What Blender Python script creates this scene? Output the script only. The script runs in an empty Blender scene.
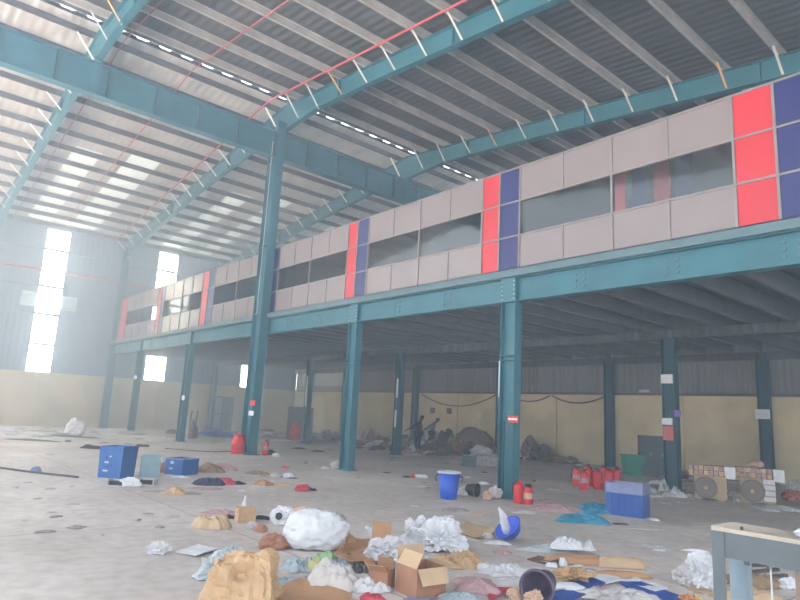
import bpy, math, random
from mathutils import Vector, noise
C = bpy.context.scene.collection
PI = math.pi
# ------------------------------------------------------------------ camera
CAM_Z = 1.6
F_PX = 614.13
CR = Vector((0.65506, 0.75377, 0.05158)).normalized()
CF = Vector((-0.74849, 0.63719, 0.18395)).normalized()
CU = CR.cross(CF).normalized()
CR = CF.cross(CU)
def at(px, py, z=0.0):
    """ground point under an image point of the survey photograph"""
    d = CF*F_PX + CR*(px-400) - CU*(py-300)
    t = (z-CAM_Z)/d.z
    return Vector((d.x*t, d.y*t, z))
cam = bpy.data.objects.new('camera', bpy.data.cameras.new('camera'))
C.objects.link(cam)
from mathutils import Matrix
M3 = Matrix((CR, CU, -CF)).transposed()
cam.matrix_world = Matrix.Translation((0, 0, CAM_Z)) @ M3.to_4x4()
cam.data.sensor_width = 36; cam.data.lens = F_PX*36/800; cam.data.clip_end = 300
bpy.context.scene.camera = cam

# ------------------------------------------------------------------ materials
def lin(c):
    return tuple(((v/255)/12.92 if v/255 <= .04045 else ((v/255+.055)/1.055)**2.4) for v in c)
def newmat(name):
    m = bpy.data.materials.new(name); m.use_nodes = True
    nt = m.node_tree
    return m, nt, nt.nodes['Principled BSDF']
def mat(name, rgb, rough=.7, var=.12, scale=3.0, metal=0.0, bump=0.0, rgb2=None, detail=6, spec=.4):
    m, nt, b = newmat(name); N = nt.nodes; L = nt.links
    tc = N.new('ShaderNodeTexCoord'); nz = N.new('ShaderNodeTexNoise')
    nz.inputs['Scale'].default_value = scale; nz.inputs['Detail'].default_value = detail
    L.new(tc.outputs['Object'], nz.inputs['Vector'])
    cr = N.new('ShaderNodeValToRGB')
    a = lin(rgb); c2 = lin(rgb2) if rgb2 else tuple(min(1, v*(1+var)) for v in a)
    a = tuple(v*(1-var) for v in a) if not rgb2 else a
    cr.color_ramp.elements[0].position = .35; cr.color_ramp.elements[1].position = .65
    cr.color_ramp.elements[0].color = (*a, 1); cr.color_ramp.elements[1].color = (*c2, 1)
    L.new(nz.outputs['Fac'], cr.inputs['Fac']); L.new(cr.outputs['Color'], b.inputs['Base Color'])
    b.inputs['Roughness'].default_value = rough; b.inputs['Metallic'].default_value = metal
    b.inputs['Specular IOR Level'].default_value = spec
    if bump:
        bp = N.new('ShaderNodeBump'); bp.inputs['Strength'].default_value = bump; bp.inputs['Distance'].default_value = .02
        L.new(nz.outputs['Fac'], bp.inputs['Height']); L.new(bp.outputs['Normal'], b.inputs['Normal'])
    return m
def sheet_mat(name, rgb, axis, pitch=.2, depth=.6, var=.1, rough=.5, trans=0.0):
    """corrugated sheet; ribs repeat along the given axis (0 = x, 1 = y)"""
    m, nt, b = newmat(name); N = nt.nodes; L = nt.links
    g = N.new('ShaderNodeNewGeometry'); s = N.new('ShaderNodeSeparateXYZ')
    L.new(g.outputs['Position'], s.inputs[0])
    mu = N.new('ShaderNodeMath'); mu.operation = 'MULTIPLY'; mu.inputs[1].default_value = 2*PI/pitch
    L.new(s.outputs[axis], mu.inputs[0])
    sn = N.new('ShaderNodeMath'); sn.operation = 'SINE'; L.new(mu.outputs[0], sn.inputs[0])
    bp = N.new('ShaderNodeBump'); bp.inputs['Strength'].default_value = depth; bp.inputs['Distance'].default_value = .02
    L.new(sn.outputs[0], bp.inputs['Height']); L.new(bp.outputs['Normal'], b.inputs['Normal'])
    nz = N.new('ShaderNodeTexNoise'); nz.inputs['Scale'].default_value = .9; nz.inputs['Detail'].default_value = 5
    L.new(g.outputs['Position'], nz.inputs['Vector'])
    cr = N.new('ShaderNodeValToRGB'); a = lin(rgb)
    cr.color_ramp.elements[0].position = .3; cr.color_ramp.elements[1].position = .7
    cr.color_ramp.elements[0].color = (*[v*(1-var) for v in a], 1); cr.color_ramp.elements[1].color = (*[min(1, v*(1+var)) for v in a], 1)
    L.new(nz.outputs['Fac'], cr.inputs['Fac']); L.new(cr.outputs['Color'], b.inputs['Base Color'])
    b.inputs['Roughness'].default_value = rough
    if trans:
        tr = N.new('ShaderNodeBsdfTranslucent'); tr.inputs['Color'].default_value = (.86, .93, .95, 1)
        mx = N.new('ShaderNodeMixShader'); mx.inputs[0].default_value = trans
        L.new(b.outputs[0], mx.inputs[1]); L.new(tr.outputs[0], mx.inputs[2])
        L.new(mx.outputs[0], N['Material Output'].inputs['Surface'])
    return m
def glass_mat(name, tint, gl=.25, rough=.05):
    m, nt, b = newmat(name); N = nt.nodes; L = nt.links
    t = N.new('ShaderNodeBsdfTransparent'); t.inputs['Color'].default_value = (*tint, 1)
    g = N.new('ShaderNodeBsdfGlossy'); g.inputs['Roughness'].default_value = rough
    g.inputs['Color'].default_value = (.9, .95, 1, 1)
    mx = N.new('ShaderNodeMixShader'); mx.inputs[0].default_value = gl
    L.new(t.outputs[0], mx.inputs[1]); L.new(g.outputs[0], mx.inputs[2]); L.new(mx.outputs[0], N['Material Output'].inputs['Surface'])
    return m
def thin_mat(name, rgb, trans=.35, rough=.45, var=.06):
    m = mat(name, rgb, rough, var, 14); nt = m.node_tree; N = nt.nodes; L = nt.links; b = N['Principled BSDF']
    t = N.new('ShaderNodeBsdfTranslucent'); t.inputs['Color'].default_value = (*lin(rgb), 1)
    mx = N.new('ShaderNodeMixShader'); mx.inputs[0].default_value = trans
    L.new(b.outputs[0], mx.inputs[1]); L.new(t.outputs[0], mx.inputs[2]); L.new(mx.outputs[0], N['Material Output'].inputs['Surface'])
    return m

M = {}
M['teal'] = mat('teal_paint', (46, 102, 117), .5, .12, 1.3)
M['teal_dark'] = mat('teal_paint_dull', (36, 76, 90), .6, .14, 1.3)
M['galv'] = mat('galvanised', (178, 178, 178), .45, .12, 2.0, metal=.2)
M['brace'] = mat('pale_brace', (192, 192, 190), .6, .1, 2)
M['brace_rust'] = mat('rusty_brace', (196, 150, 110), .7, .15, 5)
M['red_pipe'] = mat('red_pipe', (178, 70, 74), .5, .12, 3)
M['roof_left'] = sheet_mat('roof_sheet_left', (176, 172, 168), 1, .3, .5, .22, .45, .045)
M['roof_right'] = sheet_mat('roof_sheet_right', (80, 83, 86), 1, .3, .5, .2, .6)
M['skylight'] = sheet_mat('translucent_sheet', (225, 232, 232), 1, .3, .3, .05, .5, .11)
M['window_sheet'] = sheet_mat('window_sheet', (225, 232, 232), 1, .3, .3, .05, .5, .85)
M['wall_sheet'] = sheet_mat('wall_sheet_far', (122, 136, 158), 1, .3, .28, .08, .5)
M['wall_sheet_b'] = sheet_mat('wall_sheet_back', (112, 116, 120), 0, .22, .8, .12, .55)
M['yellow'] = mat('yellow_plaster', (202, 190, 158), .85, .12, .8, bump=.1)
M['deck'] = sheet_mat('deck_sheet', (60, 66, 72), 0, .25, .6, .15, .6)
M['white_panel'] = mat('pale_panel', (126, 119, 121), .25, .03, 1.0, spec=.5)
M['red_panel'] = mat('red_panel', (184, 46, 58), .32, .04, 1)
M['blue_panel'] = mat('blue_panel', (36, 42, 98), .32, .05, 1)
M['mullion'] = mat('mullion', (128, 124, 126), .45, .08, 3, metal=.3)
M['glass'] = glass_mat('window_glass', (.82, .84, .84), .05)
M['office'] = mat('office_wall', (104, 100, 100), .8, .08, 1)
M['office_dark'] = mat('office_ceiling', (90, 88, 88), .8, .1, 1)
M['steel_door'] = mat('steel_door', (92, 104, 118), .5, .1, 2)
M['black'] = mat('black', (38, 38, 42), .6, .15, 5)
M['sign_red'] = mat('sign_red', (205, 52, 60), .5, .05, 5)
M['sign_white'] = mat('sign_white', (215, 220, 228), .6, .05, 5)

# floor: dusty concrete with stains and joints
m, nt, b = newmat('dusty_concrete'); N = nt.nodes; L = nt.links
g = N.new('ShaderNodeNewGeometry')
n1 = N.new('ShaderNodeTexNoise'); n1.inputs['Scale'].default_value = .35; n1.inputs['Detail'].default_value = 8; n1.inputs['Roughness'].default_value = .65
n2 = N.new('ShaderNodeTexNoise'); n2.inputs['Scale'].default_value = 6; n2.inputs['Detail'].default_value = 6
L.new(g.outputs['Position'], n1.inputs['Vector']); L.new(g.outputs['Position'], n2.inputs['Vector'])
c1 = N.new('ShaderNodeValToRGB'); c1.color_ramp.elements[0].position = .3; c1.color_ramp.elements[1].position = .72
c1.color_ramp.elements[0].color = (*lin((176, 167, 162)), 1); c1.color_ramp.elements[1].color = (*lin((220, 211, 206)), 1)
c2 = N.new('ShaderNodeValToRGB'); c2.color_ramp.elements[0].position = .28; c2.color_ramp.elements[1].position = .6
c2.color_ramp.elements[0].color = (.72, .71, .7, 1); c2.color_ramp.elements[1].color = (1, 1, 1, 1)
mx = N.new('ShaderNodeMixRGB'); mx.blend_type = 'MULTIPLY'; mx.inputs[0].default_value = .8
L.new(n1.outputs['Fac'], c1.inputs['Fac']); L.new(n2.outputs['Fac'], c2.inputs['Fac'])
L.new(c1.outputs[0], mx.inputs[1]); L.new(c2.outputs[0], mx.inputs[2])
# slab joints
sp = N.new('ShaderNodeSeparateXYZ'); L.new(g.outputs['Position'], sp.inputs[0])
prev = mx.outputs[0]
for ax, per in ((0, 6.2), (1, 6.3)):
    dv = N.new('ShaderNodeMath'); dv.operation = 'PINGPONG'; dv.inputs[1].default_value = per/2
    ad = N.new('ShaderNodeMath'); ad.operation = 'ADD'; ad.inputs[1].default_value = 2.35
    L.new(sp.outputs[ax], ad.inputs[0]); L.new(ad.outputs[0], dv.inputs[0])
    lt = N.new('ShaderNodeMath'); lt.operation = 'LESS_THAN'; lt.inputs[1].default_value = .012; L.new(dv.outputs[0], lt.inputs[0])
    m2 = N.new('ShaderNodeMixRGB'); m2.blend_type = 'MULTIPLY'; m2.inputs[2].default_value = (.6, .58, .57, 1)
    L.new(lt.outputs[0], m2.inputs[0]); L.new(prev, m2.inputs[1]); prev = m2.outputs[0]
L.new(prev, b.inputs['Base Color']); b.inputs['Roughness'].default_value = .55; b.inputs['Specular IOR Level'].default_value = .35
M['floor'] = m

# ------------------------------------------------------------------ mesh helpers
class MB:
    def __init__(s): s.v = []; s.f = []; s.mi = []
    def add(s, vs, fs, mi=0):
        o = len(s.v); s.v += [tuple(v) for v in vs]; s.f += [tuple(i+o for i in f) for f in fs]; s.mi += [mi]*len(fs); return s
    def box(s, x0, y0, z0, x1, y1, z1, mi=0):
        vs = [(x, y, z) for z in (z0, z1) for y in (y0, y1) for x in (x0, x1)]
        return s.add(vs, [(0, 2, 3, 1), (4, 5, 7, 6), (0, 1, 5, 4), (2, 6, 7, 3), (0, 4, 6, 2), (1, 3, 7, 5)], mi)
    def bar(s, p, q, w, h=None, mi=0):
        """rectangular bar from p to q"""
        p = Vector(p); q = Vector(q); d = (q-p).normalized(); h = h or w
        up = Vector((0, 0, 1)) if abs(d.z) < .95 else Vector((1, 0, 0))
        a = d.cross(up).normalized()*(w/2); b_ = d.cross(a).normalized()*(h/2)
        vs = [p+a*i+b_*j for (i, j) in ((-1, -1), (1, -1), (1, 1), (-1, 1))]+[q+a*i+b_*j for (i, j) in ((-1, -1), (1, -1), (1, 1), (-1, 1))]
        return s.add(vs, [(0, 1, 2, 3), (7, 6, 5, 4), (0, 4, 5, 1), (1, 5, 6, 2), (2, 6, 7, 3), (3, 7, 4, 0)], mi)
    def tube(s, pts, r, n=8, mi=0):
        pts = [Vector(p) for p in pts]; rings = []
        for i, p in enumerate(pts):
            d = (pts[min(i+1, len(pts)-1)]-pts[max(i-1, 0)]).normalized()
            up = Vector((0, 0, 1)) if abs(d.z) < .9 else Vector((1, 0, 0))
            a = d.cross(up).normalized(); b_ = d.cross(a)
            rr = r[i] if isinstance(r, (list, tuple)) else r
            rings.append([p+a*rr*math.cos(2*PI*k/n)+b_*rr*math.sin(2*PI*k/n) for k in range(n)])
        vs = [v for R_ in rings for v in R_]; fs = []
        for i in range(len(pts)-1):
            for k in range(n):
                fs.append((i*n+k, i*n+(k+1) % n, (i+1)*n+(k+1) % n, (i+1)*n+k))
        fs.append(tuple(range(n))[::-1]); fs.append(tuple((len(pts)-1)*n+k for k in range(n)))
        return s.add(vs, fs, mi)
    def lathe(s, prof, c=(0, 0, 0), n=24, mi=0, caps=True):
        vs = [(c[0]+r*math.cos(2*PI*k/n), c[1]+r*math.sin(2*PI*k/n), c[2]+z) for r, z in prof for k in range(n)]; fs = []
        for i in range(len(prof)-1):
            for k in range(n): fs.append((i*n+k, i*n+(k+1) % n, (i+1)*n+(k+1) % n, (i+1)*n+k))
        if caps:
            fs.append(tuple(range(n))[::-1]); fs.append(tuple((len(prof)-1)*n+k for k in range(n)))
        return s.add(vs, fs, mi)
    def build(s, name, mats, parent=None, smooth=False):
        me = bpy.data.meshes.new(name); me.from_pydata(s.v, [], s.f)
        for q in (mats if isinstance(mats, (list, tuple)) else [mats]): me.materials.append(q)
        me.polygons.foreach_set('material_index', s.mi)
        if smooth: me.polygons.foreach_set('use_smooth', [True]*len(s.f))
        me.update()
        o = bpy.data.objects.new(name, me); C.objects.link(o)
        if parent: o.parent = parent
        return o
def tag(o, label=None, cat=None, group=None, kind=None):
    if label: o['label'] = label
    if cat: o['category'] = cat
    if group: o['group'] = group
    if kind: o['kind'] = kind
    return o
def empty(name, loc, rz=0, **k):
    o = bpy.data.objects.new(name, None); C.objects.link(o); o.location = loc; o.rotation_euler = (0, 0, rz); o.empty_display_size = .2
    return tag(o, **k)
def struct(o): o['kind'] = 'structure'; return o
def copy_tree(o, parent=None):
    c = o.copy(); C.objects.link(c)
    if parent: c.parent = parent
    for ch in list(o.children): copy_tree(ch, c)
    return c
M['sheet_pale'] = mat('pale_sheet', (190, 196, 196), .6, .1, 3)
M['notice_pink'] = mat('notice_pink', (186, 100, 100), .6, .15, 20)
M['notice_violet'] = mat('notice_violet', (120, 100, 180), .6, .2, 30)
M['teal_edge'] = mat('teal_edge', (84, 110, 120), .6, .08, 2)
M['joist'] = mat('joist_steel', (96, 100, 104), .5, .1, 2)
M['door_pale'] = mat('door_pale', (150, 165, 180), .45, .08, 2)
M['brace_pale'] = mat('brace_pale', (215, 218, 220), .6, .05, 2)
SKY_STRENGTH = 1.1; SUN_E = 50.0; HAZE = 0.009; GLARE_HAZE = .033; EXPO = 1.25
M['purlin_backlit'] = mat('purlin_backlit', (72, 68, 72), .6, .12, 2)  # galvanised purlins of the left slope, their backlit shade put into the colour
# ------------------------------------------------------------------ setting
XW = -38.3      # far end wall
YF = 10.65      # front line of the mezzanine
YB = 23.3       # long wall behind the mezzanine
XE = 6.0        # bay end beyond the camera
YN = -4.0       # unseen near side behind the camera, left open to let sky light in
XR = -19.9      # ridge
def roof_z(x): return 13.35-.12*(XR-x) if x < XR else 13.35-.108*(x-XR)
struct(MB().box(XW-.3, YN-2, -.3, XE+1, YB+.3, 0).build('floor', M['floor']))
struct(MB().box(-60, -40, -.36, 40, YN-2.02, -.02).build('floor_yard', M['floor']))
# far wall (x = XW): masonry below, sheet above, with three translucent strips
STR = [(6.45, 7.62), (12.7, 13.9), (19.0, 20.0)]
mb = MB(); mb.box(XW-.25, YN, 0, XW, YB, 2.9)
for y in (1.0, 7.4, 13.7, 20.2): mb.box(XW, y-.2, 0, XW+.06, y+.2, 2.88)
struct(mb.build('wall_far_lower', M['yellow']))
mb = MB(); y0 = YN
for a, b_ in STR+[(YB, YB)]:
    mb.box(XW-.06, y0, 2.9, XW-.02, a, 11.15); y0 = b_
struct(mb.build('wall_far', M['wall_sheet']))
for i, (a, b_) in enumerate(STR):
    w = struct(MB().box(XW-.05, a, 2.9, XW-.03, b_, 10.9).build('window_%d' % (i+1), M['window_sheet']))
    struct(MB().box(XW-.05, a, 10.9, XW-.03, b_, 11.15).build('wall_far_header', M['wall_sheet']))
# louvre vent across the first strip
v = empty('louvre_vent', (XW+.02, 7.05, 6.4), label='white louvred vent box crossing the tall bright strip on the far wall', cat='vent')
for y in (-1.38, .03):
    MB().box(0, y, 0, .1, y+.05, .8).box(0, y+1.3, 0, .1, y+1.35, .8).box(0, y, 0, .1, y+1.35, .05).box(0, y, .75, .1, y+1.35, .8).build('vent_frame', M['sign_white'], v)
    mb = MB()
    for k in range(8): mb.bar((.03, y+.04, .08+k*.09), (.03, y+1.31, .08+k*.09), .012, .06)
    mb.build('louvre', M['window_sheet'], v)
# girts and fire pipe of the far wall
for z in (4.4, 6.05, 7.6, 9.7):
    tag(MB().box(XW-.02, YN, z-.06, XW+.1, YB, z+.06).build('wall_girt', M['wall_sheet']), label='horizontal grey steel girt along the far end wall', cat='girt', group='girts of the far end wall')
tag(MB().tube([(XW+.28, YN, 8.45), (XW+.28, YB, 8.45)], .055).build('fire_pipe', M['red_pipe']), label='red fire pipe running level across the far end wall', cat='pipe')
# back wall (y = YB)
mb = MB(); mb.box(XW, YB, 0, XE, YB+.25, 2.9)
for x in (-34.5, -28.6, -22.5, -16.5, -10.9, -5.0): mb.box(x-.2, YB-.06, 0, x+.2, YB, 2.88)
struct(mb.build('wall_back_lower', M['yellow']))
struct(MB().box(XW, YB+.04, 2.9, XE, YB+.1, 12).build('wall_back', M['wall_sheet_b']))
struct(MB().box(XW, YB-.08, 2.86, XE, YB+.04, 2.95).build('trim_1', M['office_dark']))
for i, (a, b_) in enumerate(((-37.6, -36.2), (-35.9, -32.7))):
    struct(MB().box(a, YB+.0, 3.25, b_, YB+.03, 4.45).build('window_%d' % (4+i), M['sheet_pale']))
# right end closing of upper levels is outside the picture; a low parapet closes the mezzanine end
# ------------------------------------------------------------------ roof
def slope_sheet(name, xa, xb, ya, yb, m_, dz=0.0, th=.03):
    mb = MB(); za, zb = roof_z(xa)+dz, roof_z(xb)+dz
    vs = [(xa, ya, za), (xb, ya, zb), (xb, yb, zb), (xa, yb, za), (xa, ya, za+th), (xb, ya, zb+th), (xb, yb, zb+th), (xa, yb, za+th)]
    mb.add(vs, [(3, 2, 1, 0), (4, 5, 6, 7), (0, 1, 5, 4), (1, 2, 6, 5), (2, 3, 7, 6), (3, 0, 4, 7)])
    return struct(mb.build(name, m_))
# left slope, with rows of translucent roofing let into it
SKY = [(-.4, .8), (5.3, 6.4), (7.4, 8.7), (12.6, 13.7), (14.9, 15.7), (19.2, 20.4)]
y0 = YN; k = 0
for a, b_ in SKY+[(YB+.1, YB+.1)]:
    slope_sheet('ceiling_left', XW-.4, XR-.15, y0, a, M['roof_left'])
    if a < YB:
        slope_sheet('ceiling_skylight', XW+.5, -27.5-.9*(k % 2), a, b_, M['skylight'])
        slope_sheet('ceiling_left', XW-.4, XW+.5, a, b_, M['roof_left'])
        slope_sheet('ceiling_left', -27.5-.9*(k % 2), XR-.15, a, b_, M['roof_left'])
    y0 = b_; k += 1
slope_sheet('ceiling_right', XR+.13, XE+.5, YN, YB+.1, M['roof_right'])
# ridge vent: raised cap over an open slot, with its saw-toothed closure
mb = MB(); vs = []; ny = int((YB-YN)/.075)
for i in range(ny):
    y = YN+i*.075; xx = XR+.07 if (i//5) % 2 else XR-.02
    vs += [(XR-.17, y, 13.34), (xx, y, 13.34), (xx, y, 13.37), (XR-.17, y, 13.37)]
mb.add(vs, [(i*4+k, i*4+(k+1) % 4, i*4+4+(k+1) % 4, i*4+4+k) for i in range(ny-1) for k in range(4)]+[(3, 2, 1, 0), tuple(4*ny-4+k for k in range(4))])
tag(mb.build('ridge_vent', M['black']), label='toothed open ridge vent letting daylight through the roof ridge', cat='vent')
# purlins
def purlin(x, side):
    z = roof_z(x)
    mb = MB()
    s_ = 1 if side == 'right' else -1
    mb.box(x-.006, YN, z-.24, x+.006, YB, z-.012).box(x, YN, z-.05, x+.07*s_, YB, z-.04) if s_ > 0 else mb.box(x-.006, YN, z-.24, x+.006, YB, z-.012).box(x-.07, YN, z-.05, x, YB, z-.04)
    if s_ > 0: mb.box(x-.075, YN, z-.25, x+.006, YB, z-.238)
    else: mb.box(x-.006, YN, z-.25, x+.075, YB, z-.238)
    o = mb.build('roof_purlin', M['galv' if side == 'right' else 'purlin_backlit'])
    return tag(o, label='galvanised purlin under the %s roof slope, running away from the open side' % ('dark right' if side == 'right' else 'bright far'), cat='purlin', group='purlins of the %s roof slope' % ('dark' if side == 'right' else 'bright'))
PR = [-4.9+1.4*6-1.4*k for k in range(17) if -4.9+1.4*6-1.4*k > XR+.3]
PL = [XR-.55-1.35*k for k in range(14)]
for x in PR: purlin(x, 'right')
for x in PL: purlin(x, 'left')
# rafters (built-up I beams), each with fly braces
def ibeam(mb, pts, hs, b_=.22, y=0.0, tf=.016, tw=.012):
    """I beam in the xz plane following the top line pts with depths hs"""
    for i in range(len(pts)-1):
        (xa, za), (xb, zb) = pts[i], pts[i+1]; ha, hb = hs[i], hs[i+1]
        for (y0, y1, ta, tb, ba, bb) in ((-b_/2, b_/2, 0, 0, tf, tf), (-b_/2, b_/2, ha-tf, hb-tf, ha, hb), (-tw/2, tw/2, tf, tf, ha-tf, hb-tf)):
            vs = [(xa, y+y0, za-ba), (xa, y+y1, za-ba), (xb, y+y1, zb-bb), (xb, y+y0, zb-bb), (xa, y+y0, za-ta), (xa, y+y1, za-ta), (xb, y+y1, zb-tb), (xb, y+y0, zb-tb)]
            mb.add(vs, [(0, 1, 2, 3), (7, 6, 5, 4), (0, 4, 5, 1), (1, 5, 6, 2), (2, 6, 7, 3), (3, 7, 4, 0)])
RY = [3.95, YF, 17.0]
RL = ['crossing the upper left corner, nearest the open side', 'carried by the tall column', 'over the office storey, behind the tall column']
for y, txt in zip(RY, RL):
    rt = empty('roof_rafter', (0, y, 0), label='teal tapered steel roof rafter '+txt, cat='rafter')
    def rz(x): return roof_z(x)-.25
    xs = [XE, -1, -8, -14, -17.5, XR, -22.5, -28, -34, XW+.15]
    hs = [.75, .65, .62, .62, .7, 1.05, .8, .62, .75, 1.2]
    mb = MB(); ibeam(mb, [(x, rz(x)) for x in xs], hs)
    mb.build('web_and_flanges', M['teal'], rt)
    for x in (-16.2, -10.8, -5.4, -24.6, -31):
        MB().box(x-.01, -.1, rz(x)-.6, x+.01, .1, rz(x)-.02).build('stiffener', M['teal'], rt)
    for i, x in enumerate(PR+PL):
        if x > 2 or abs(x-XR) < .3: continue
        h = .6 if x > -17 or x < -23 else .8
        sy = -1
        mm = M['brace_rust'] if (i*7+int(y)) % 6 == 0 else M['brace']
        MB().bar((x+.02, -.62, rz(x)+.02), (x+.02, -.02, rz(x)-h*.9), .06 if x > XR else .1, .014).build('fly_brace', mm if x > XR else M['brace_pale'], rt)
# jack girder under the ridge with stub posts
gi = empty('jack_girder', (XR, 0, 0), label='deep teal girder running level under the ridge to the tall column', cat='girder')
zg0, zg1 = 10.87, 11.93
MB().box(-.008, YN, zg0+.02, .008, YB, zg1-.02).box(-.17, YN, zg0, .17, YB, zg0+.022).box(-.17, YN, zg1-.022, .17, YB, zg1).build('web_and_flanges', M['teal'], gi)
y = YN+.9
while y < YB:
    MB().box(-.15, y-.006, zg0+.02, .15, y+.006, zg1-.02).build('stiffener', M['teal_dark'], gi); y += 1.48
for y in (3.95, 17.0):
    MB().box(-.14, y-.12, zg0+.0, -.125, y+.12, 12.1).box(.125, y-.12, zg0+.0, .14, y+.12, 12.1).box(-.125, y-.006, zg1, .125, y+.006, 12.1).build('stub_post', M['teal'], gi)
# ------------------------------------------------------------------ columns
def hcol(name, x, y, z1, d, b_, m_, lab, cat='column', plate=True, parts=None):
    r = empty(name, (x, y, 0), label=lab, cat=cat, kind='thing')
    MB().box(-d/2, -b_/2, 0, -d/2+.018, b_/2, z1).box(d/2-.018, -b_/2, 0, d/2, b_/2, z1).box(-d/2+.018, -.006, 0, d/2-.018, .006, z1).build('column_shaft', m_, r)
    if plate:
        mb = MB()
        for z in ([2.9, 3.0] if z1 < 6 else [2.9, 4.9, 7.4, 10.7]): mb.box(-d/2+.018, -b_/2, z, d/2-.018, b_/2, z+.014)
        mb.build('stiffener_plate', m_, r)
        MB().box(-d/2-.08, -b_/2-.06, 0, d/2+.08, b_/2+.06, .025).build('base_plate', m_, r)
    return r
def sticker(r, x0, x1, z0, z1, m_, y, lab=None, strip=None):
    """small plate on the front (-y) side of a column"""
    o = MB().box(x0, y-.006, z0, x1, y, z1).build('notice_plate', m_, r)
    if strip: MB().box(x0+.02, y-.008, (z0+z1)/2-.02, x1-.02, y-.0065, (z0+z1)/2+.02).build('notice_stripe', strip, o)
    if lab: o['label'] = lab
    return o
front = [(-8.66, 'front row column with a red notice, two red canisters at its foot'),
         (-14.45, 'front row column next to the tall column, on the camera side of it'),
         (-26.6, 'front row column with a hand truck and white canister at its foot'),
         (-33.1, 'front row column nearest the far end wall'),
         (-2.4, 'front row column nearest the camera side'), ]
for x, t in front:
    r = hcol('steel_column', x, YF, 4.74, .40, .24, M['teal'], 'teal H-section '+t)
    MB().box(-.18, -.118, 4.2, .18, -.1, 4.74).build('recess_filler', M['teal'], r)  # plate added over the web recess, which would otherwise render too dark
    mb = MB()
    for k in range(5): 
        for sx in (-1, 1): mb.lathe([(.02, 0), (.02, .02)], (sx*.17, -.13, 4.25+k*.1), 6)
    mb.build('bolt', M['galv'], r)
    if x == -8.66:
        sticker(r, .06, .34, 1.57, 1.71, M['sign_red'], -.125, 'red notice plate with a white stripe', M['sign_white'])
        MB().box(-.06, -.13, 0, -.04, -.1, 1.6).build('conduit', M['teal_dark'], r)
        MB().box(-.24, -.1, 2.1, -.205, .05, 2.9).build('lamp_tube', M['sign_white'], r)
    if x == -26.6: sticker(r, .0, .3, 1.75, 1.95, M['sign_white'], -.125, 'white notice plate')
    if x == -33.1: sticker(r, -.15, .3, 2.7, 2.9, M['sign_white'], -.125, 'white notice plate')
r = hcol('tall_column', -19.86, YF-.26, 12.25, .62, .34, M['teal'], 'tall teal H-section column rising from the floor to the roof girder')
sticker(r, .16, .5, 1.66, 1.84, M['sign_red'], -.17, 'red notice plate')
sticker(r, .1, .46, 1.32, 1.48, M['sign_white'], -.17, 'white notice plate')
MB().box(.0, -.2, 4.9, .02, -.17, 11.5).build('conduit', M['galv'], r)
hcol('wall_post', XW+.37, YF, 10.6, .5, .3, M['teal'], 'tall teal column against the far end wall where the mezzanine begins')
hcol('wall_post', XW+.37, 3.95, 10.6, .5, .3, M['teal'], 'tall teal column against the far end wall at the left picture edge')
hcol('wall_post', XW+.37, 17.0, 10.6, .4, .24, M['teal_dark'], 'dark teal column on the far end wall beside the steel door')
mid = [(-8.15, 'mid row column with several notices, beside the metal locker'), (-14.3, 'mid row column hidden behind the middle front column'), (-19.7, 'mid row column right beside the two people bending over rubbish'), (-26.7, 'slim mid row column right of the grey cabinet'), (-33.0, 'mid row column hidden behind the tall column'), (-2.4, 'mid row column outside the right edge')]
for x, t in mid[:1]+mid[2:4]:
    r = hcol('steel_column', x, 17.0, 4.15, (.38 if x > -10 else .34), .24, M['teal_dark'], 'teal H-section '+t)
    if x > -10:
        sticker(r, -.19, .14, 2.85, 3.1, M['sign_white'], -.135, 'pale grey notice plate')
        sticker(r, -.19, .1, 1.72, 1.9, M['sign_white'], -.135, 'pale notice plate above a red one')
        sticker(r, -.17, .12, 1.3, 1.68, M['notice_pink'], -.135, 'faded red notice plate')
        sticker(r, .16, .34, 1.95, 2.12, M['notice_violet'], -.135, 'violet and white sticker')
    elif x > -20: 
        MB().box(.0, -.17, 2.3, .07, -.14, 3.1).build('lamp_tube', M['sign_white'], r)
        MB().box(-.02, -.17, 1.1, .05, -.14, 1.8).build('lamp_tube', M['sign_white'], r)
    else:
        MB().box(.0, -.17, 1.8, .08, -.14, 3.3).build('lamp_tube', M['sign_white'], r)
for x, t in [(-13.62, 'dark teal column on the yellow back wall left of the green bin'), (-7.85, 'dark teal back wall column with a white notice, behind the fan units'), (-19.35, 'dark teal column on the yellow back wall just left of the middle front column'), (-25.4, 'dark teal column on the back wall behind the two people'), (-32, 'dark teal column on the back wall hidden by the front columns')]:
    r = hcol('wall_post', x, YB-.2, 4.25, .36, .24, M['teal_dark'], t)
    if x > -10: sticker(r, -.25, .2, 2.1, 2.42, M['sign_white'], -.155, 'white notice plate')
# ------------------------------------------------------------------ mezzanine
bm_ = empty('edge_beam', (0, YF, 0), label='long teal edge beam carrying the striped office front', cat='beam', kind='thing')
MB().box(XW, -.006, 4.22, XE, .006, 4.76).box(XW, -.12, 4.2, XE, .12, 4.22).box(XW, -.12, 4.73, XE, .12, 4.75).build('web_and_flanges', M['teal'], bm_)
MB().box(XW, -.2, 4.75, XE, -.14, 4.93).box(XW, -.2, 4.91, XE, .1, 4.93).build('edge_channel', M['teal_edge'], bm_)
mb = MB(); x = XW+1
while x < XE:
    for dx in (-.1, .1):
        for dz in (0, .12, .24): mb.box(x+dx-.025, -.03, 4.34+dz, x+dx+.025, -.006, 4.38+dz)
    x += 1.9
mb.build('bolt_cluster', M['teal_edge'], bm_)
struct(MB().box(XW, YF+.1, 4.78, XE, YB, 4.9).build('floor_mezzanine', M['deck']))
x = XW+.8
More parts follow.
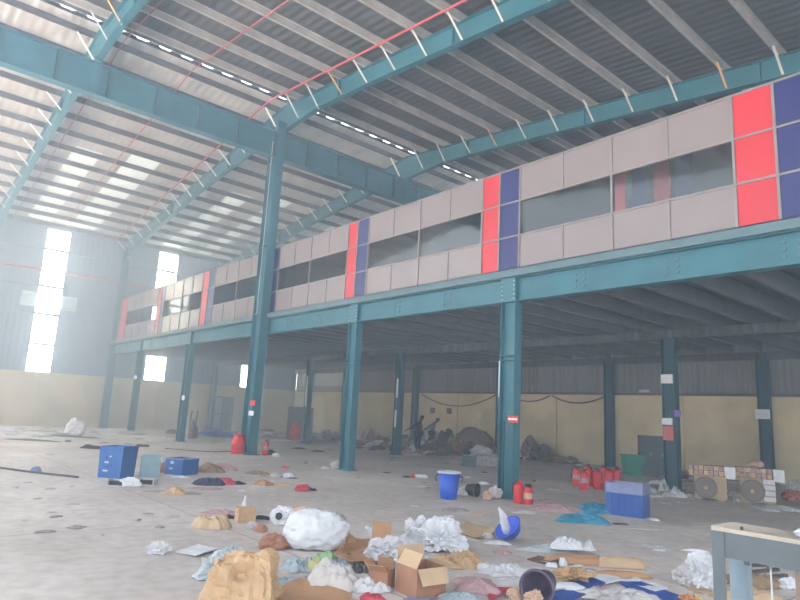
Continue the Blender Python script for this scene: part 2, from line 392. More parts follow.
while x < XE-.3:
    mb = MB().box(x-.005, YF+.02, 4.4, x+.005, YB-.05, 4.775).box(x-.07, YF+.12, 4.38, x+.07, YB-.05, 4.4)
    tag(mb.build('floor_joist', M['joist']), label='dull steel joist under the mezzanine deck', cat='joist', group='joists under the mezzanine deck')
    x += .955
for y, t in ((17.0, 'dark main beam under the middle of the mezzanine deck'), (YB-.2, 'dark beam under the mezzanine deck along the back wall')):
    b0 = empty('deck_beam', (0, y, 0), label=t, cat='beam', kind='thing')
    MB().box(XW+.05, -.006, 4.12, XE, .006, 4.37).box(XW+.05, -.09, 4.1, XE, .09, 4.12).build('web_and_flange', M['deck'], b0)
# office front
fa = empty('office_front', (0, YF, 4.93), label='office front of pale, red and blue panels with ribbon windows on the mezzanine', cat='facade', kind='thing')
REDS = [(-3.87, -3.22, -2.42), (-9.58, -9.04, -8.45), (-15.1, -14.6, -14.05), (-20.4, -19.9, -19.3), (-25.95, -25.3, -24.7), (-31.45, -30.95, -30.5), (-37.25, -36.2, None)]
ZR = [0, .8, 1.62, 2.43]
def panel(name, x0, x1, z0, z1, m_, th=.04):
    return MB().box(x0+.012, -th/2, z0+.012, x1-.012, th/2, z1-.012).build(name, m_, fa)
xr_end = XE
bounds = set()
def whites(x0, x1, n=4):
    w = (x1-x0)/n
    for i in range(n):
        a, b_ = x0+i*w, x0+(i+1)*w
        panel('pale_panel', a, b_, ZR[0], ZR[1], M['white_panel']); panel('pale_panel', a, b_, ZR[2], ZR[3], M['white_panel'])
        bounds.add((a, 0)); 
    for i in range(0, n, 2):
        panel('window_pane', x0+i*w, x0+(i+2)*w if i+2 <= n else x1, ZR[1], ZR[2], M['glass'], .008)
        bounds.add((x0+i*w, 1))
for i, (r0, r1, b1) in enumerate(REDS):
    for k in range(3):
        panel('red_panel', r0, r1, ZR[k], ZR[k+1], M['red_panel'])
        if b1: panel('blue_panel', r1, b1, ZR[k], ZR[k+1], M['blue_panel'])
    bounds |= {(r0, 1), (r1, 1)}
    if b1: bounds.add((b1, 1))
whites(-2.42, 2.0); 
for a, b_ in ((-8.45, -3.87), (-14.05, -9.58), (-19.3, -15.1), (-24.7, -20.4), (-30.5, -25.95), (-36.2, -31.45)): whites(a, b_)
for k in range(3): panel('pale_panel', XW, -37.25, ZR[k], ZR[k+1], M['white_panel'])
mb = MB()
for x, full in bounds:
    if full: mb.box(x-.022, -.045, 0, x+.022, .045, 2.45)
    else: mb.box(x-.018, -.04, 0, x+.018, .04, ZR[1]).box(x-.018, -.04, ZR[2], x+.018, .04, 2.45)
for z in ZR: mb.box(XW, -.04, z-.02, 2.0, .04, z+.02)
mb.build('mullion_grid', M['mullion'], fa)
# office interior seen through the panes
struct(MB().box(XW, YF+.06, 7.36, XE, 16.3, 7.42).build('ceiling_office', M['office_dark']))
struct(MB().box(XW, 16.3, 4.9, XE, 16.4, 7.42).build('wall_office_back', M['office']))
struct(MB().box(2.0, YF, 4.93, 2.1, 16.3, 7.4).build('wall_office_end', M['office']))
pt = empty('office_partition', (-6.75, YF+.9, 4.93), label='red and blue striped partition behind the ribbon window next to the right red panel', cat='partition')
for i in range(4):
    MB().box(.02+i*.36, .25*i, 0, .36+i*.36, .25*i+.05, 2.4).build('red_panel' if i % 2 == 0 else 'blue_panel', M['red_panel' if i % 2 == 0 else 'blue_panel'], pt)
# cross walls of the offices
for x in (-9.3, -14.8, -20.2, -25.6, -31.2): struct(MB().box(x-.04, YF+.3, 4.93, x+.04, 16.3, 7.36).build('wall_office_cross', M['office']))
# doors on the far wall
d = struct(empty('door_1', (XW+.04, 16.95, 0)))
MB().box(-.03, 0, 0, .05, .78, 2.1).build('door_leaf', M['door_pale'], d)
MB().box(-.03, .8, 0, .05, 1.6, 2.1).build('door_leaf', M['steel_door'], d)
mb = MB().box(-.03, -.06, 0, .07, 0, 2.2).box(-.03, 1.6, 0, .07, 1.66, 2.2).box(-.03, 0, 2.1, .07, 1.6, 2.2).box(.05, .03, 1.02, .07, 1.57, 1.1)
mb.build('door_frame', M['office_dark'], d)
# conduits and pipes under the roof
def roofpipe(x0, x1, y, r_, m_, name, lab, cat, n=8, dz=-.33, sag=.0):
    pts = []
    for i in range(n+1):
        x = x0+(x1-x0)*i/n; pts.append((x, y, roof_z(x)+dz-sag*(i % 2)))
    if x0 < XR < x1: pts.append((XR, y, roof_z(XR)+dz)); pts.sort()
    tag(MB().tube(pts, r_, 6).build(name, m_), label=lab, cat=cat)
roofpipe(XW+.3, XE, YF-.75, .035, M['red_pipe'], 'sprinkler_pipe', 'thin red pipe following the rafter above the tall column', 'pipe', dz=-.3)
roofpipe(XW+.3, XE, 4.6, .018, M['red_pipe'], 'roof_conduit', 'thin reddish line under the roof near the upper left rafter', 'conduit', sag=.05)
roofpipe(XW+.3, XE, 6.9, .018, M['red_pipe'], 'roof_conduit', 'thin reddish line crossing the roof midway between two rafters', 'conduit', sag=.05)
# ------------------------------------------------------------------ light and air
w = bpy.data.worlds.new('world'); bpy.context.scene.world = w; w.use_nodes = True
bg = w.node_tree.nodes['Background']; bg.inputs['Color'].default_value = (.86, .93, 1.0, 1); bg.inputs['Strength'].default_value = SKY_STRENGTH
sl = bpy.data.lights.new('sun', 'SUN'); sl.energy = SUN_E; sl.angle = .05; sl.color = (1, .97, .93)
so = bpy.data.objects.new('sun', sl); C.objects.link(so)
so.rotation_euler = Vector((.80, -.12, -.58)).to_track_quat('-Z', 'Y').to_euler()
def haze_box(name, lab, dens, x0, x1):
    hz = MB().box(x0, YN-3, -1, x1, YB+3, 15.5).build(name, [])
    m, nt, b = newmat(name+'_air'); nt.nodes.remove(b)
    v_ = nt.nodes.new('ShaderNodeVolumeScatter'); v_.inputs['Density'].default_value = dens; v_.inputs['Anisotropy'].default_value = .3
    v_.inputs['Color'].default_value = (.62, .8, 1, 1)
    nt.links.new(v_.outputs[0], nt.nodes['Material Output'].inputs['Volume'])
    hz.data.materials.append(m); tag(hz, lab, 'haze', kind='stuff')
haze_box('haze', 'thin pale dusty haze filling the hall', HAZE, XW-3, XE+4)
haze_box('glare_haze', 'added thicker haze standing in for window glare before the far end wall', GLARE_HAZE, XW-2.5, -21.5)  # denser volume added to brighten and veil the far end
sc = bpy.context.scene
sc.view_settings.view_transform = 'Standard'; sc.view_settings.look = 'None'; sc.view_settings.gamma = 1
sc.view_settings.use_curve_mapping = False; sc.view_settings.exposure = EXPO
sc.cycles.max_bounces = 8; sc.cycles.diffuse_bounces = 5; sc.cycles.volume_bounces = 1; sc.cycles.transparent_max_bounces = 8
sc.cycles.use_denoising = True
sc.cycles.sample_clamp_indirect = 8
# ------------------------------------------------------------------ loose things
YAW = math.atan2(CR.y, CR.x)            # a thing's own x axis then faces along the picture's rows
VD = Vector((CF.x, CF.y, 0)).normalized()
def cm(name, rgb, **k): M[name] = mat(name, rgb, **{**dict(rough=.7, var=.08, scale=6), **k})
cm('carton', (172, 132, 100)); cm('carton_pale', (188, 162, 132)); cm('carton_red', (162, 118, 96)); cm('kraft', (182, 150, 116), scale=12)
cm('ochre', (188, 156, 120), rough=.35); cm('leather', (158, 108, 86), rough=.4)
cm('white', (198, 198, 203)); cm('paper', (186, 183, 184)); cm('cloth', (196, 190, 187)); cm('foam', (208, 210, 216))
cm('film', (176, 184, 190), rough=.3); cm('blue_film', (156, 170, 178), rough=.35); cm('tarp', (62, 136, 168), rough=.4, var=.2)
cm('grey_litter', (150, 144, 142), var=.25, scale=12); cm('dark_litter', (84, 78, 78), var=.3, scale=12); cm('brown_litter', (112, 92, 82), var=.2)
cm('pink', (178, 146, 150)); cm('peach', (200, 170, 150)); cm('red', (204, 44, 54), rough=.4); cm('red_cloth', (186, 70, 84)); cm('orange', (196, 136, 92))
cm('green_film', (142, 176, 136), rough=.4); cm('yellow_film', (192, 188, 128), rough=.4); cm('navy', (54, 58, 84)); cm('plastic_blue', (34, 92, 160), rough=.35)
cm('bucket_blue', (40, 84, 190), rough=.35); cm('basin_blue', (58, 90, 200), rough=.3); cm('tank_green', (132, 160, 170), rough=.4); cm('violet', (96, 84, 108), rough=.4)
cm('crate_blue', (42, 84, 158), rough=.4); cm('crate_pale', (120, 128, 164), rough=.4); cm('bin_green', (30, 128, 104), rough=.4); cm('dark_steel', (74, 84, 92), rough=.5)
cm('fan_case', (158, 146, 124)); cm('fan_dark', (112, 100, 88)); cm('strap', (170, 146, 116)); cm('brick_box', (166, 138, 132), var=.2, scale=20); cm('brick_box_red', (170, 110, 96))
cm('board_blue', (44, 78, 158), rough=.45); cm('skin', (92, 64, 52)); cm('shirt_grey', (110, 122, 136)); cm('shirt_dark', (50, 50, 58)); cm('trousers', (40, 44, 58)); cm('hair', (24, 20, 20))
cm('bench_grey', (92, 102, 108), rough=.5); cm('bench_lit', (142, 162, 176), rough=.5); cm('bench_top', (172, 164, 154), rough=.5); cm('wood', (134, 118, 106), scale=10)
cm('trash_brown', (140, 116, 92), var=.25, scale=10); cm('green_litter', (90, 104, 92), var=.2)
def spot(px, py, wpx, dep=0.0):
    p = at(px, py); d = math.hypot(p.x, p.y, CAM_Z)
    u = Vector((p.x, p.y, 0)).normalized()
    return p+u*(dep/2), wpx*d/F_PX
def N3(x, y, z, s): return noise.noise(Vector((x+s*3.7, y-s*1.9, z+s*.63)))
def ridge(x, y, s): return 1-abs(noise.noise(Vector((x, y, s*7.3))))*2.2
def cap(name, px, py, wpx, dep, h, m_, lab, cat, rot=0, seed=0, fold=8.0, rag=.3, amp=.72, flat=2.0, group=None, z=.004, n=18, seg=56, loc=None, W=None):
    """sheet-like or heaped soft thing: ragged outline, folded top, closed underneath"""
    if loc is None: loc, W = spot(px, py, wpx, dep)
    vs = []; fs = []
    for i in range(n+1):
        t = i/n
        for k in range(seg):
            a = 2*PI*k/seg; c_, s_ = math.cos(a), math.sin(a)
            se = (abs(c_)**3+abs(s_)**3)**(-1/3)
            R_ = se*(1+rag*N3(c_*1.7, s_*1.7, 0, seed)+rag*.7*N3(c_*5, s_*5, 1, seed)+rag*.35*N3(c_*11, s_*11, 1, seed))
            x = c_*R_*t*W/2; y = s_*R_*t*dep/2
            q = ridge(x*fold/max(W, .2)+seed, y*fold*.8/max(dep, .2), seed+1)*.65+ridge(x*fold*2.1/max(W, .2), y*fold*2.1/max(dep, .2)+seed, seed+4)*.35+N3(x*3/W, y*3/dep, 2, seed)*.8+.12
            zz = h*(1-t**flat)*(1-amp)+h*amp*max(0, q)*(1-t**4)
            vs.append((x, y, max(.003, zz)+.003*(1+N3(x*9, y*9, 0, seed))))
    for i in range(n):
        for k in range(seg): fs.append((i*seg+k, i*seg+(k+1) % seg, (i+1)*seg+(k+1) % seg, (i+1)*seg+k)[::-1])
    b0 = len(vs); vs += [(x, y, 0) for (x, y, _) in vs[n*seg:(n+1)*seg]]
    for k in range(seg): fs.append((n*seg+k, n*seg+(k+1) % seg, b0+(k+1) % seg, b0+k)[::-1])
    fs.append(tuple(b0+k for k in range(seg))[::-1])
    fs.append(tuple(range(seg)))
    fs2 = [f for f in fs]
    o = MB().add(vs, fs2).build(name, M[m_], smooth=True)
    o.location = (loc.x, loc.y, z); o.rotation_euler = (0, 0, YAW+rot)
    return tag(o, lab, cat, group)
import bmesh
def lump(name, px, py, wpx, h, m_, lab, cat, dep=None, seed=0, f=1.6, amp=.35, rot=0, group=None, sub=4, z=0.0, loc=None, W=None, smooth=False, parent=None):
    """crumpled lump: a creased ball squashed on the ground"""
    if loc is None:
        loc, W = spot(px, py, wpx, 0); dep = dep or W*.7
        loc = loc+Vector((loc.x, loc.y, 0)).normalized()*dep/2
    bm = bmesh.new(); bmesh.ops.create_icosphere(bm, subdivisions=sub, radius=1)
    for v in bm.verts:
        c = v.co.normalized()
        q = 1+amp*noise.noise(c*f+Vector((seed*2.1, 0, seed)))+amp*.8*(.5-abs(noise.noise(c*f*2.1+Vector((seed, 5, 1)))*2))+amp*.35*(.4-abs(noise.noise(c*f*5+Vector((seed, 1, 7)))*2))
        c = c*q; c.z = max(c.z, -.55+.1*noise.noise(c*3))
        v.co = Vector((c.x*W/2, c.y*dep/2, (c.z+.55)/1.5*h))
    me = bpy.data.meshes.new(name); bm.to_mesh(me); bm.free(); me.materials.append(M[m_])
    if smooth: me.polygons.foreach_set('use_smooth', [True]*len(me.polygons))
    zmin = min(v.co.z for v in me.vertices)
    o = bpy.data.objects.new(name, me); C.objects.link(o)
    o.location = (loc.x, loc.y, z-zmin*.999+.001); o.rotation_euler = (0, 0, YAW+rot)
    if parent: o.parent = parent; return o
    return tag(o, lab, cat, group)
def slab(name, pts, th, m_, lab, cat, z=.004, curl=.03, seed=0, group=None, n=8, world=False):
    """flat board or sheet with the outline pts (ground points), its corners lifting a little"""
    P_ = [Vector(p) if world else at(*p) for p in pts]
    c = sum(P_, Vector())/len(P_); out = []
    for i, p in enumerate(P_):
        q = P_[(i+1) % len(P_)]
        for k in range(6): out.append(p.lerp(q, k/6))
    m2 = len(out); vs = []; fs = []
    for lay in (0, 1):
        for i in range(n+1):
            t = max(i/n, .001)
            for p in out:
                v = c.lerp(p, t)-c
                vs.append((v.x, v.y, curl*max(0, N3(v.x*2.5, v.y*2.5, 0, seed)+.35*(t**3))*t*1.2+lay*th))
    for lay in (0, 1):
        o_ = lay*(n+1)*m2
        for i in range(n):
            for k in range(m2):
                f_ = (o_+i*m2+k, o_+i*m2+(k+1) % m2, o_+(i+1)*m2+(k+1) % m2, o_+(i+1)*m2+k)
                fs.append(f_ if lay == 0 else f_[::-1])
    for k in range(m2):
        a = n*m2+k; b_ = n*m2+(k+1) % m2; fs.append((a, b_, b_+(n+1)*m2, a+(n+1)*m2))
    o = MB().add(vs, fs).build(name, M[m_]); o.location = (c.x, c.y, z)
    return tag(o, lab, cat, group)
def open_carton(name, px, py, W, D, H, lab, m_='carton', rot=0, flaps=(1, 1, 1, 1), ang=(2.0, 2.1, 1.9, 2.2), wall=.008, loc=None, z=.0, mi='carton_pale'):
    loc = loc or at(px, py)+VD*D/2
    r = empty(name, (loc.x, loc.y, z), YAW+rot, label=lab, cat='box')
    t = wall
    MB().box(-W/2, -D/2, .002, W/2, D/2, t+.002).box(-W/2, -D/2, t, W/2, -D/2+t, H).box(-W/2, D/2-t, t, W/2, D/2, H).box(-W/2, -D/2+t, t, -W/2+t, D/2-t, H).box(W/2-t, -D/2+t, t, W/2, D/2-t, H).build('carton_body', M[m_], r)
    fl = D*.45
    for i, (ok, a) in enumerate(zip(flaps, ang)):
        if not ok: continue
        s_, c_ = math.sin(a), math.cos(a)    # angle from folded-in
        if i == 0: p = [(-W/2+.01, -D/2, H), (W/2-.01, -D/2, H)]; d = Vector((0, c_, s_))
        if i == 1: p = [(-W/2+.01, D/2, H), (W/2-.01, D/2, H)]; d = Vector((0, -c_, s_))
        if i == 2: p = [(-W/2, -D/2+.01, H), (-W/2, D/2-.01, H)]; d = Vector((c_, 0, s_))
        if i == 3: p = [(W/2, -D/2+.01, H), (W/2, D/2-.01, H)]; d = Vector((-c_, 0, s_))
        p = [Vector(q) for q in p]; nn = (p[1]-p[0]).cross(d).normalized()*t*.5
        e = (p[1]-p[0])*.04
        qs = [p[0], p[1], p[1]-e+d*fl, p[0]+e+d*fl]
        vs = [q-nn for q in qs]+[q+nn for q in qs]
        MB().add(vs, [(3, 2, 1, 0), (4, 5, 6, 7), (0, 1, 5, 4), (1, 2, 6, 5), (2, 3, 7, 6), (3, 0, 4, 7)]).build('flap', M[mi], r)
    return r
# --- sacks, cloths and cartons close to the camera
def wrapped_carton():
    L_ = at(196, 609); R_ = at(276, 607)
    c = (L_+R_)/2+VD*.12; W = (R_-L_).length
    bm = bmesh.new(); bmesh.ops.create_cube(bm, size=1); bmesh.ops.subdivide_edges(bm, edges=bm.edges[:], cuts=14, use_grid_fill=True)
    for v in bm.verts:
        x, y, z = v.co; t = z+.5
        wdt = W*(1-.36*t); sh = .0*t
        v.co = Vector((x*wdt+sh, y*(.42-.2*t)+.1*t, t*.37))
        q = noise.noise(Vector((x*3, y*3, z*3)))*.05+(.5-abs(noise.noise(Vector((x*6, y*6, z*5+9)))*2))*.03
        v.co += Vector((x, y, 0)).normalized()*q if abs(x)+abs(y) > .01 else Vector()
        v.co.z = max(0, v.co.z+(q*1.2 if t > .5 else 0)-.09*max(0, t-.8)*5*max(0, -x*1.6))
    me = bpy.data.meshes.new('wrapped_carton'); bm.to_mesh(me); bm.free(); me.materials.append(M['ochre'])
    o = bpy.data.objects.new('wrapped_carton', me); C.objects.link(o); o.location = (c.x, c.y, .002); o.rotation_euler = (0, 0, YAW)
    tag(o, 'big ochre carton wrapped in shiny tape, standing crumpled at the bottom edge', 'box')
wrapped_carton()
lump('crumpled_plastic', 216, 582, 32, .2, 'film', 'white crumpled plastic bag tucked against the left side of the big ochre carton', 'bag', seed=3, amp=.5)
lump('crumpled_plastic', 231, 561, 20, .11, 'blue_film', 'pale bluish plastic lump behind the top of the big ochre carton', 'bag', seed=5, amp=.5)
slab('foam_sheet', [(176, 553), (198, 546), (218, 551), (196, 558)], .015, 'foam', 'clean white foam sheet lying flat on open floor left of the ochre carton', 'sheet', curl=.02)
lump('crumpled_paper', 157, 555, 17, .1, 'white', 'crumpled white paper ball alone on the floor at the lower left', 'paper', seed=7, amp=.6)
cap('brown_parcel', 211, 530, 33, .3, .17, 'carton_pale', 'squashed tan carton lying left of the upright small carton', 'box', seed=9, fold=3, amp=.35, flat=5, rag=.2)
open_carton('small_carton', 243, 523, .25, .2, .2, 'small tan carton with a white bottle behind it', rot=.5, flaps=(1, 0, 0, 1), ang=(.1, 0, 0, .15), m_='kraft')
bt = MB().lathe([(.03, 0), (.033, .01), (.033, .1), (.012, .14), (.012, .17)], n=14).build('bottle', M['white'], smooth=True); p = at(238, 518)+VD*.35; bt.location = (p.x, p.y, .12); tag(bt, 'small white bottle sticking up behind the small tan carton', 'bottle'); bt.location.z = .0; bt.scale = (1.3, 1.3, 1.6)
cap('plastic_sheet', 221, 516, 36, .35, .05, 'pink', 'thin pink plastic sheet on the floor behind the squashed tan carton', 'sheet', seed=11)
cap('black_rag', 231, 519, 10, .1, .05, 'black', 'small black rag left of the small tan carton', 'rag', seed=12)
cap('black_rag', 262, 520, 18, .14, .04, 'black', 'black rag between the small tan carton and the white bag with a hole', 'rag', seed=13)
wb = lump('white_bag', 282, 526, 23, .22, 'foam', 'white bag with a dark hole, left of the big white sack', 'bag', seed=15, amp=.25)
MB().lathe([(.035, 0), (.05, .012), (.035, .02)], n=12).build('bag_hole', M['black'], wb); wb.children[0].location = (-.03, -.14, .12); wb.children[0].rotation_euler = (1.4, 0, 0)
cap('peach_sheet', 305, 520, 42, .35, .16, 'peach', 'peach coloured packing sheet behind the big white sack', 'sheet', seed=16, amp=.3)
cap('pink_sheet', 334, 522, 20, .3, .09, 'pink', 'pink plastic sheet poking out behind the right side of the big white sack', 'sheet', seed=17)
lump('clay_jar', 260, 533, 13, .09, 'carton_red', 'small reddish brown lump between the small carton and the white sack', 'jar', seed=18, amp=.15, smooth=True)
lump('crumpled_paper', 252, 529, 8, .07, 'paper', 'small white paper scrap leaning on the reddish brown lump', 'paper', seed=19, amp=.6)
lump('brown_satchel', 273, 551, 27, .15, 'leather', 'glossy reddish brown satchel left of the big white sack', 'bag', seed=20, amp=.3, f=1.2, smooth=True)
lump('white_sack', 314, 553, 62, .40, 'foam', 'big full white woven sack in the middle of the rubbish', 'sack', dep=.6, seed=23, amp=.13, f=1.5, sub=5, smooth=True)
lump('carton_scrap', 344, 548, 18, .14, 'carton', 'brown carton piece leaning on the right side of the big white sack', 'cardboard', seed=22, amp=.25, f=1)
# standing and lying cardboard
def panel3(name, pts, m_, lab, cat, th=.006, group=None, parent=None):
    P_ = [Vector(p) for p in pts]; nn = (P_[1]-P_[0]).cross(P_[2]-P_[0]).normalized()*th
    c = Vector((P_[0].x, P_[0].y, 0)); n_ = len(P_)
    vs = [p-c for p in P_]+[p-c+nn for p in P_]
    o = MB().add(vs, [tuple(range(n_))[::-1], tuple(range(n_, 2*n_))]+[(i, (i+1) % n_, (i+1) % n_+n_, i+n_) for i in range(n_)]).build(name, M[m_], parent)
    o.location = c
    return tag(o, lab, cat, group) if lab else o
def up(px, py, z, back=0.0): p = at(px, py)+VD*back; return Vector((p.x, p.y, z))
panel3('cardboard_sheet', [up(371, 543, .003), up(392, 546, .003), up(390, 546, .24, .12), up(372, 543, .26, .12)], 'carton', 'upright piece of brown cardboard standing behind the white crumpled paper', 'cardboard')
slab('cardboard_sheet', [(334, 562), (352, 541), (386, 540), (394, 556), (377, 566), (350, 568)], .008, 'carton', 'large flat brown cardboard right of the big white sack', 'cardboard', curl=.16, seed=5)
lump('crumpled_paper', 374, 536, 10, .1, 'foam', 'white scrap in front of the upright cardboard', 'paper', seed=24, amp=.5, dep=.06)
lump('foam_ball', 367, 530, 5, .05, 'foam', 'tiny white ball left of the upright cardboard', 'ball', seed=25, amp=.05, smooth=True)
cap('green_film', 326, 560, 22, .14, .07, 'green_film', 'green plastic film below the big white sack', 'sheet', seed=26)
cap('grey_film', 301, 573, 34, .3, .1, 'blue_film', 'crumpled pale grey film left of the yellow film', 'sheet', seed=27, rag=.5)
cap('yellow_film', 316, 573, 20, .12, .1, 'yellow_film', 'yellow plastic film in front of the green film', 'sheet', seed=28)
cap('grey_film', 339, 572, 28, .2, .09, 'blue_film', 'crumpled pale bluish film right of the yellow film', 'sheet', seed=29, rag=.4)
cap('dark_film', 362, 574, 30, .25, .06, 'dark_litter', 'dark crumpled plastic under the edge of the large flat cardboard', 'sheet', seed=30, rag=.5)
cap('white_cloth', 333, 592, 52, .45, .2, 'cloth', 'rumpled off-white cloth heaped below the yellow and grey films', 'cloth', seed=31, fold=4, amp=.45, rag=.3, n=18, seg=60)
cap('white_cloth', 370, 594, 34, .2, .09, 'white', 'small white cloth tail between the rumpled cloth and the open carton', 'cloth', seed=32, fold=4)
cap('grey_film', 298, 586, 46, .22, .05, 'blue_film', 'pale blue film at the left end of the rumpled cloth', 'sheet', seed=33, rag=.5)
slab('cardboard_sheet', [(276, 592), (300, 584), (352, 598), (345, 620), (282, 618)], .01, 'carton', 'dusty tan cardboard lying along the bottom edge right of the ochre carton', 'cardboard', curl=.035, seed=8)
open_carton('small_carton', 381, 591, .19, .2, .17, 'small open brown carton left of the big open carton', rot=-.35, flaps=(1, 1, 1, 0), ang=(2.4, 1.4, 2.3, 0), m_='carton_red', mi='carton')
lump('white_rag', 384, 571, 32, .17, 'white', 'crumpled white rag lying over the small open carton', 'rag', seed=35, amp=.5, sub=5, z=.09)
lump('white_rag', 401, 558, 32, .18, 'white', 'crumpled white rag behind the big open carton', 'rag', seed=36, amp=.5, sub=5)
open_carton('open_carton', 421, 598, .34, .32, .25, 'big open brown carton with spread flaps at the bottom middle', rot=.62, flaps=(1, 1, 1, 1), ang=(4.25, 1.7, 1.0, 3.3), m_='carton_red', mi='carton_pale')
cap('purple_paper', 420, 604, 34, .16, .02, 'crate_pale', 'pale lilac paper on the floor in front of the big open carton', 'paper', seed=37, amp=.2)
cap('red_wrapper', 372, 603, 22, .16, .05, 'red_cloth', 'translucent white and red wrapper left of the pale lilac paper', 'wrapper', seed=38)
lump('crumpled_paper', 415, 548, 22, .27, 'white', 'tall crumpled white paper behind the big open carton', 'paper', seed=39, amp=.6, f=1.9, sub=5)
lump('crumpled_paper', 438, 553, 38, .27, 'foam', 'wide crumpled white paper right of the tall one', 'paper', seed=40, amp=.6, f=1.9, sub=5)
cap('kraft_paper', 459, 569, 42, .42, .12, 'kraft', 'crumpled brown kraft paper right of the big open carton', 'paper', seed=41, rag=.4)
cap('pink_cloth', 477, 594, 40, .4, .09, 'pink', 'pinkish white cloth between the big open carton and the red sheet', 'cloth', seed=42, rag=.4, amp=.5)
cap('blue_film', 462, 603, 40, .2, .05, 'blue_film', 'pale bluish film at the bottom edge right of the big open carton', 'sheet', seed=43)
slab('red_sheet', [(487, 598), (494, 589), (513, 589), (511, 594), (489, 602)], .01, 'red_cloth', 'flat red plastic sheet left of the violet bucket', 'sheet', curl=.04)
cap('white_film', 502, 577, 50, .45, .07, 'white', 'white crumpled plastic film in open floor above the red sheet', 'sheet', seed=44, rag=.4)
cap('white_film', 520, 588, 76, .3, .05, 'paper', 'long white plastic film just behind the violet bucket', 'sheet', seed=45, rag=.4)
lump('peach_scrap', 516, 601, 16, .09, 'peach', 'peach coloured scrap left of the violet bucket', 'scrap', seed=46, amp=.4)
# violet bucket lying on its side
r = empty('lying_bucket', (0, 0, 0), label='dark violet bucket lying on its side with its mouth to the camera', cat='bucket')
MB().lathe([(.10, .30), (.102, .302), (.145, .01), (.15, 0), (.14, 0), (.135, .01), (.095, .29), (.001, .292)], n=28, caps=False).build('bucket_shell', M['violet'], r, smooth=True)
MB().lathe([(.15, -.004), (.16, .004), (.16, .02), (.148, .026), (.14, .01)], n=28, caps=False).build('rim', M['violet'], r, smooth=True)
p = at(536, 607); r.location = (p.x, p.y, .155); r.rotation_euler = (PI/2-.05, 0, YAW+PI+.55-PI)
r.rotation_euler = (-PI/2, 0, YAW-.5)
lump('food_scraps', 0, 0, 0, .09, 'peach', 'pale peach scraps spilling inside the mouth of the violet bucket', 'scrap', dep=.14, seed=47, amp=.5, loc=p+VD*.02+Vector((-.02, 0, 0)), W=.14, z=.022)
# tipped blue basin and white cone
r = empty('tipped_basin', (0, 0, 0), label='round blue plastic basin tipped on its edge on the open floor', cat='basin')
MB().lathe([(.001, 0), (.10, 0), (.14, .03), (.185, .13), (.20, .135), (.20, .143), (.178, .14), (.13, .04), (.09, .012), (.001, .012)], n=36, caps=False).build('basin_shell', M['basin_blue'], r, smooth=True)
p = at(516, 544)+VD*.2; r.location = (p.x, p.y, .085); r.rotation_euler = (.3, -.72, YAW)
o = MB().tube([(.03, 0, .02), (.02, 0, .12), (-.01, 0, .26), (-.08, 0, .38)], [.09, .08, .055, .012], 14).build('white_cone', M['white'], smooth=True)
p2 = at(507, 541)+VD*.16; o.location = (p2.x-.02, p2.y, .03); o.rotation_euler = (0, 0, YAW); tag(o, 'white pointed paper cone standing in the tipped blue basin', 'cone')
slab('cardboard_sheet', [(458, 533), (470, 526), (492, 528), (494, 536), (480, 541)], .01, 'carton_pale', 'flat tan cardboard left of the tipped blue basin', 'cardboard', curl=.08, seed=3)
cap('pale_cup', 488, 539, 11, .1, .07, 'paper', 'small pale cup beside the tipped blue basin', 'cup', seed=48, amp=.1, flat=4)
cap('pink_sheet', 466, 531, 16, .2, .03, 'pink', 'pink scrap left of the flat tan cardboard', 'scrap', seed=49)
cap('paper_scrap', 503, 555, 18, .18, .03, 'pink', 'pale pinkish scrap below the tipped blue basin', 'scrap', seed=50)
cap('paper_scrap', 498, 545, 24, .12, .03, 'white', 'white scrap right under the tipped blue basin', 'scrap', seed=51)
cap('clear_film', 545, 553, 42, .25, .06, 'film', 'clear crumpled film between the blue basin and the white bundle', 'sheet', seed=52, rag=.4)
# cardboard rolls and white bundles, lower right
cap('cardboard_roll', 577, 565, 56, .25, .08, 'carton', 'flattened brown carton under the white bundle', 'cardboard', seed=53, amp=.2, flat=6, rag=.2, fold=3)
cap('white_bundle', 566, 555, 28, .2, .14, 'foam', 'white plastic bundle lying on the flattened brown carton', 'bundle', seed=54, z=.06)
cap('white_bundle', 585, 555, 15, .15, .11, 'white', 'smaller white bundle right of the white plastic bundle', 'bundle', seed=55, z=.05)
cap('cardboard_roll', 622, 569, 46, .22, .1, 'carton_pale', 'pale tan flattened carton right of the brown one', 'cardboard', seed=56, amp=.2, flat=6, rag=.15, fold=3)
cap('cardboard_roll', 622, 578, 50, .14, .05, 'carton', 'narrow brown cardboard strip in front of the pale tan flattened carton', 'cardboard', seed=57, amp=.2, flat=6, rag=.15)
slab('cardboard_sheet', [(527, 560), (538, 557), (566, 564), (548, 566)], .01, 'brown_litter', 'thin brown cardboard strip left of the flattened brown carton', 'cardboard', curl=.05)
p = at(577, 549)
cb = MB().tube([(math.cos(a)*.11-.0, math.sin(a)*.03, .02+.08*max(0, math.sin(a/1.0))) for a in [PI*k/12 for k in range(13)]], .008, 6).build('cable_loop', M['black'], smooth=True); cb.location = (p.x, p.y, 0); cb.rotation_euler = (0, 0, YAW); tag(cb, 'black cable loop arching behind the white plastic bundle', 'cable')
for i, (x, y, w_, h_, l_) in enumerate([(552, 568, 10, .04, 'small white foam block left below the flattened brown carton'), (548, 577, 9, .03, 'small white foam block above the blue board'), (563, 567, 7, .08, 'small upright white scrap before the flattened brown carton'), (568, 592, 30, .05, 'white paper on the left blue board'), (637, 583, 6, .02, 'tiny white scrap above the right blue board')]):
    cap('foam_scrap', x, y, w_, .1 if i != 3 else .2, h_, 'foam', l_, 'scrap', seed=60+i, amp=.2, flat=5)
slab('blue_board', [(545, 594), (581, 575), (606, 585), (596, 590), (566, 606), (548, 606)], .012, 'board_blue', 'flat blue board at the bottom edge under the brown crumpled scrap', 'board', curl=.01)
